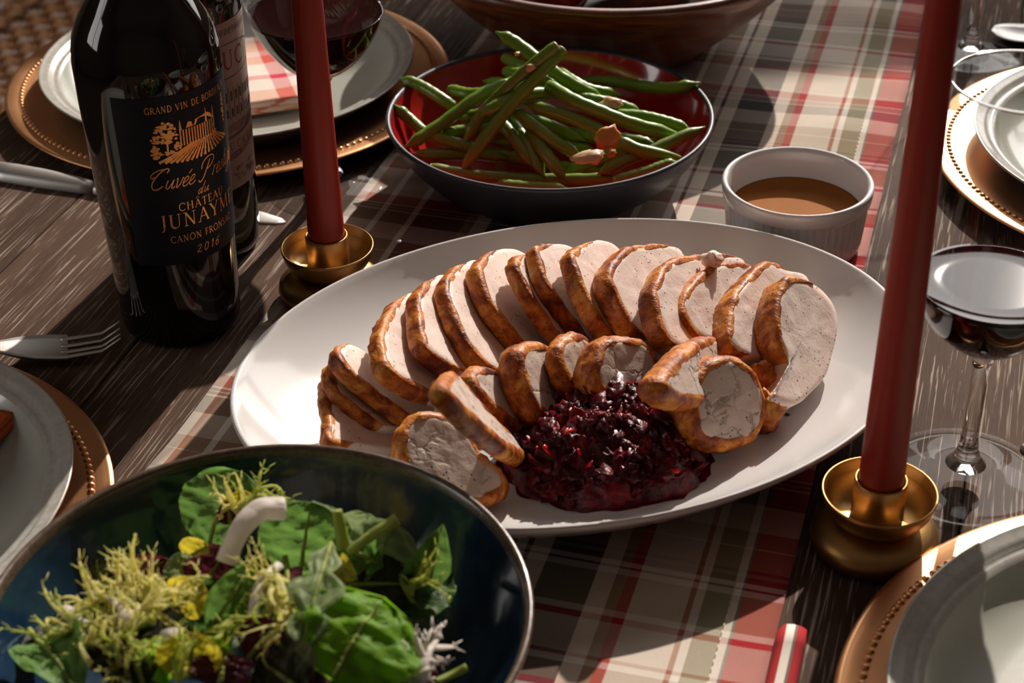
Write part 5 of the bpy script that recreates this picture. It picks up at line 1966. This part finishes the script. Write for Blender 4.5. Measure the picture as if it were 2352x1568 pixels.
# the bed of leaves below
rg = random.Random(4)
bed_words = ['dark', 'pale', 'purple', 'green']
spots = []
for i in range(26):
    px, py = rg.uniform(130, 930), rg.uniform(1330, 1660)
    if px < 300 and py < 1400:
        py += 120
    spots.append((px, py))
spots.sort()
ORD = 'first second third fourth fifth sixth seventh eighth ninth tenth eleventh twelfth thirteenth fourteenth fifteenth sixteenth seventeenth eighteenth nineteenth twentieth twenty-first twenty-second twenty-third twenty-fourth twenty-fifth twenty-sixth'.split()
for i, (px, py) in enumerate(spots):
    z = .040 + .022 * rg.random()
    b = A(px, py, z)
    an = rg.uniform(0, 2 * pi)
    l = rg.uniform(.022, .036)
    t = b + Vector((cos(an) * l, sin(an) * l, rg.uniform(-.004, .010)))
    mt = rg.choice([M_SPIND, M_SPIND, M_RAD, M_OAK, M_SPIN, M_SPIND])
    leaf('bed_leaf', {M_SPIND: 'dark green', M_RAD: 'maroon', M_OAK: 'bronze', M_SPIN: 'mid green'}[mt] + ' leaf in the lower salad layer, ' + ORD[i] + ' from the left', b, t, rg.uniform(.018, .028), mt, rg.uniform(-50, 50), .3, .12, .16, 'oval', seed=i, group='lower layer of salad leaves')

# the leaves that can be told apart
leaf('spinach_leaf', 'large dark round spinach leaf standing at the back of the salad', A(480, 1262, .050), A(560, 1085, .078), .042, M_SPIN, -22, .22, .10, .06, 'round', .0, seed=1, nrm=(-.1, -.8, .6))
leaf('spinach_leaf', 'broad crinkled spinach leaf at the centre, right of the white stem', A(690, 1318, .062), A(716, 1152, .092), .041, M_SPIN, 0, -.12, .08, .06, 'round', .010, seed=2, nrm=(0, -.85, .52))
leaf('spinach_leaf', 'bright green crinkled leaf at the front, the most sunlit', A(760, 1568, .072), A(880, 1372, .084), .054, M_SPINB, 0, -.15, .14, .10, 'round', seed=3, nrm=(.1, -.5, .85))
leaf('spinach_leaf', 'pale green leaf turned underside up, right of centre', A(838, 1332, .062), A(905, 1200, .080), .034, M_PALE, 18, .15, .05, .05, 'round', seed=4, nrm=(.1, -.8, .6))
leaf('spinach_leaf', 'small grey green leaf tip behind the pale underside', A(812, 1260, .064), A(850, 1180, .084), .024, M_PALE, -10, .1, .05, .05, 'round', seed=14, nrm=(.1, -.85, .5))
leaf('spinach_leaf', 'folded narrow leaf pointing up at the right of the salad', A(930, 1348, .056), A(1018, 1204, .080), .022, M_SPIN, 42, .55, .04, .05, 'lance', seed=5, nrm=(-.2, -.85, .5))
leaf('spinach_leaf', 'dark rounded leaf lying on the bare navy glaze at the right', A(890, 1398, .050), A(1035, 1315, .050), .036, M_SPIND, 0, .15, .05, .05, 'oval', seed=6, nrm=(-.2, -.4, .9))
leaf('spinach_leaf', 'long folded green leaf in the middle, below the white stem', A(478, 1446, .066), A(578, 1284, .084), .022, M_SPIN, 30, .6, .12, .05, 'lance', .004, seed=7)
leaf('spinach_leaf', 'green leaf with thick stem at the left edge of the salad', A(92, 1480, .056), A(178, 1590, .064), .030, M_SPIN, -20, .45, .18, .10, 'oval', .012, seed=8)
leaf('spinach_leaf', 'dull green leaf at the front edge of the picture, left of the bright one', A(700, 1592, .070), A(600, 1520, .074), .034, M_OAK, 0, .2, .1, .1, 'oval', seed=9)
leaf('oak_leaf', 'dark bronze oak leaf at the front left', A(330, 1575, .066), A(286, 1440, .078), .034, M_OAK, 10, .2, .1, .14, 'arugula', seed=10)
leaf('oak_leaf', 'dark bronze leaf beside the yellow lettuce', A(345, 1530, .064), A(250, 1470, .070), .028, M_OAK, -20, .2, .1, .14, 'oval', seed=15)
leaf('lettuce_leaf', 'cupped yellow lettuce leaf at the front', A(440, 1552, .070), A(446, 1452, .084), .026, M_YEL, 0, .45, .15, .1, 'round', seed=11, nrm=(0, -.8, .6))
leaf('lettuce_leaf', 'small yellow leaf at the back left', A(432, 1288, .064), A(478, 1252, .074), .015, M_YEL, 0, .4, .2, .1, 'round', seed=12)
leaf('lettuce_leaf', 'golden yellow leaf in the curly endive', A(410, 1392, .070), A(466, 1340, .080), .020, M_YEL, 10, .35, .2, .2, 'round', seed=13)
leaf('lettuce_leaf', 'light green torn leaf below the yellow lettuce', A(345, 1530, .070), A(405, 1492, .078), .020, M_SPINB, 10, .3, .2, .3, 'oval', seed=16)
leaf('lettuce_leaf', 'small lime green leaf right of the yellow lettuce', A(486, 1512, .070), A(520, 1478, .078), .014, M_SPINB, 10, .3, .2, .2, 'round', seed=17)
leaf('lettuce_leaf', 'pale green piece behind the golden leaf', A(420, 1330, .068), A(412, 1268, .078), .016, M_PALE, 10, .4, .1, .2, 'oval', seed=18)
leaf('lettuce_leaf', 'yellow green leaf base at the back, above the white stem', A(560, 1190, .070), A(548, 1128, .082), .018, M_YEL, 0, .4, .1, .2, 'round', seed=27)
leaf('lettuce_leaf', 'yellow green stem leaf in front of the centre spinach', A(756, 1295, .076), A(820, 1330, .078), .012, M_YEL, 0, .3, .1, .2, 'lance', seed=28)
leaf('radicchio_leaf', 'maroon radicchio piece under the end of the white stem', A(462, 1352, .066), A(508, 1282, .076), .024, M_RAD, 10, .3, .1, .1, 'oval', seed=19)
leaf('radicchio_leaf', 'maroon radicchio strip in the middle of the salad', A(572, 1512, .072), A(640, 1432, .080), .020, M_RAD, 0, .2, .1, .1, 'strip', seed=20)
leaf('radicchio_leaf', 'dark maroon radicchio piece at the front edge', A(505, 1580, .072), A(520, 1502, .078), .024, M_RAD, 0, .2, .1, .1, 'strip', seed=21)
leaf('radicchio_leaf', 'thin maroon radicchio edge at the back left', A(250, 1345, .054), A(385, 1285, .064), .018, M_RAD, 20, .3, .1, .2, 'oval', seed=22)
leaf('radicchio_leaf', 'reddish piece at the top of the salad, by the white stem', A(528, 1205, .072), A(520, 1150, .080), .012, M_RAD, 20, .3, .1, .2, 'oval', seed=23)
leaf('radicchio_leaf', 'maroon scrap among the left curly endive', A(180, 1500, .060), A(240, 1470, .066), .018, M_RAD, 20, .3, .1, .2, 'oval', seed=24)
leaf('arugula_leaf', 'lobed pale arugula leaf hanging down in the middle', A(760, 1252, .088), A(690, 1512, .080), .024, M_PALE, 0, .15, .10, .10, 'arugula', .0, seed=25, nrm=(0, -.7, .7))
leaf('arugula_leaf', 'green arugula lobe right of the centre spinach', A(800, 1262, .078), A(880, 1300, .074), .022, M_SPIN, 0, .3, .1, .2, 'arugula', seed=26)
leaf('oak_leaf', 'small dark bud leaf against the left wall of the bowl', A(232, 1340, .058), A(222, 1282, .068), .013, M_OAK, 0, .3, .05, .1, 'oval', .006, seed=29)
leaf('oak_leaf', 'small purple leaf right of the pale curved stem', A(660, 1310, .074), A(668, 1372, .074), .014, M_RAD, 0, .4, .1, .1, 'oval', .008, seed=30)
stalk('thick white curved leaf stem arching over the back of the salad', [(652, 1168), (600, 1170), (560, 1205), (535, 1250), (520, 1292)], (.090, .092, .090, .084, .078), [.0060, .0056, .0050, .0046, .0052], M_WSTEM)
stalk('pale curved stem hanging in the middle of the salad', [(640, 1298), (605, 1330), (585, 1380), (583, 1440), (590, 1466)], (.086, .088, .086, .080, .074), [.0022, .0022, .0020, .0016], M_WSTEM)
stalk('pale green stick pointing right out of the salad', [(800, 1270), (850, 1232), (912, 1192)], (.082, .088, .094), [.0022, .0026, .0030], M_GSTEM)
stalk('upright green stick beside the centre spinach', [(790, 1262), (782, 1215), (774, 1172)], (.080, .088, .096), [.0032, .0028, .0022], M_GSTEM)
stalk('thin straw stem lying across the right of the salad', [(735, 1340), (770, 1325), (805, 1318)], (.076, .077, .076), [.0014, .0014, .0018], M_GSTEM)
stalk('short pink white stem piece at the left, in the endive', [(150, 1402), (180, 1425), (210, 1448)], (.070, .072, .070), [.0030, .0032, .0028], M_WSTEM)
stalk('thin brown stem at the right of the salad', [(912, 1300), (930, 1350), (952, 1386)], (.062, .062, .058), [.0010, .0012, .0010], M_GSTEM)
stalk('white stub of stem above the yellow lettuce', [(388, 1448), (392, 1468), (394, 1486)], (.080, .078, .074), [.0036, .0040, .0040], M_WSTEM)
stalk('brown green stem end at the lower right', [(1000, 1566), (1040, 1548), (1072, 1532)], (.062, .062, .064), [.0016, .0017, .0018], M_GSTEM)
stalk('small pale stem piece behind the bright green leaf', [(752, 1395), (775, 1385), (790, 1378)], (.078, .079, .078), [.0026, .0034, .0026], M_WSTEM)
FR = [  # base px, tip px, z, colour
    ((330, 1420), (105, 1440), .066, M_FRIS, 'curly endive sprig reaching furthest left'),
    ((300, 1450), (150, 1400), .066, M_FRIS, 'pale curly endive sprig at the left'),
    ((320, 1440), (95, 1480), .062, M_FRISG, 'greenish endive sprig low at the left'),
    ((360, 1400), (220, 1350), .072, M_FRIS, 'curly endive sprig behind the pale heart'),
    ((380, 1380), (285, 1300), .074, M_FRIS, 'endive sprig standing at the back left'),
    ((300, 1440), (250, 1370), .076, M_WSTEM, 'white heart of the curly endive at the left'),
    ((300, 1450), (350, 1390), .078, M_FRIS, 'yellow endive sprig in front of the golden leaf'),
    ((340, 1430), (430, 1350), .078, M_FRIS, 'endive sprig curling over the golden leaf'),
    ((260, 1500), (180, 1470), .068, M_FRIS, 'endive sprig low in the left cluster'),
    ((250, 1480), (330, 1480), .074, M_FRISG, 'green tipped endive sprig in the left cluster'),
    ((560, 1180), (600, 1118), .078, M_FRISG, 'endive tuft at the very top of the salad'),
    ((560, 1190), (510, 1160), .076, M_FRIS, 'endive curl left of the top tuft'),
    ((620, 1330), (680, 1440), .078, M_FRIS, 'endive strands in the middle hollow'),
    ((640, 1340), (600, 1450), .074, M_FRISG, 'fine endive strands left of the arugula'),
    ((600, 1320), (650, 1390), .080, M_FRIS, 'bright endive curl below the centre spinach'),
    ((560, 1420), (520, 1500), .070, M_FRISG, 'endive strands below the long folded leaf'),
    ((700, 1400), (640, 1500), .074, M_FRIS, 'endive strands beside the maroon strip'),
    ((960, 1560), (1010, 1462), .066, M_WSTEM, 'white forked endive rib at the lower right'),
    ((950, 1570), (985, 1500), .064, M_WSTEM, 'second white endive rib at the lower right'),
    ((940, 1360), (965, 1310), .064, M_FRISG, 'small endive curl at the right'),
    ((420, 1560), (360, 1500), .074, M_FRISG, 'green curly endive sprig at the front'),
    ((300, 1570), (200, 1530), .066, M_FRIS, 'endive sprig at the front left edge'),
]
for i, (b, t, z, mt, lb) in enumerate(FR):
    heavy = mt is M_WSTEM
    sprig(lb, A(*b, z), A(*t, z + .004), mt, 5 if heavy else 11, .0028 if heavy else .0018, .016 if heavy else .019, .6 if heavy else 1.0, i)
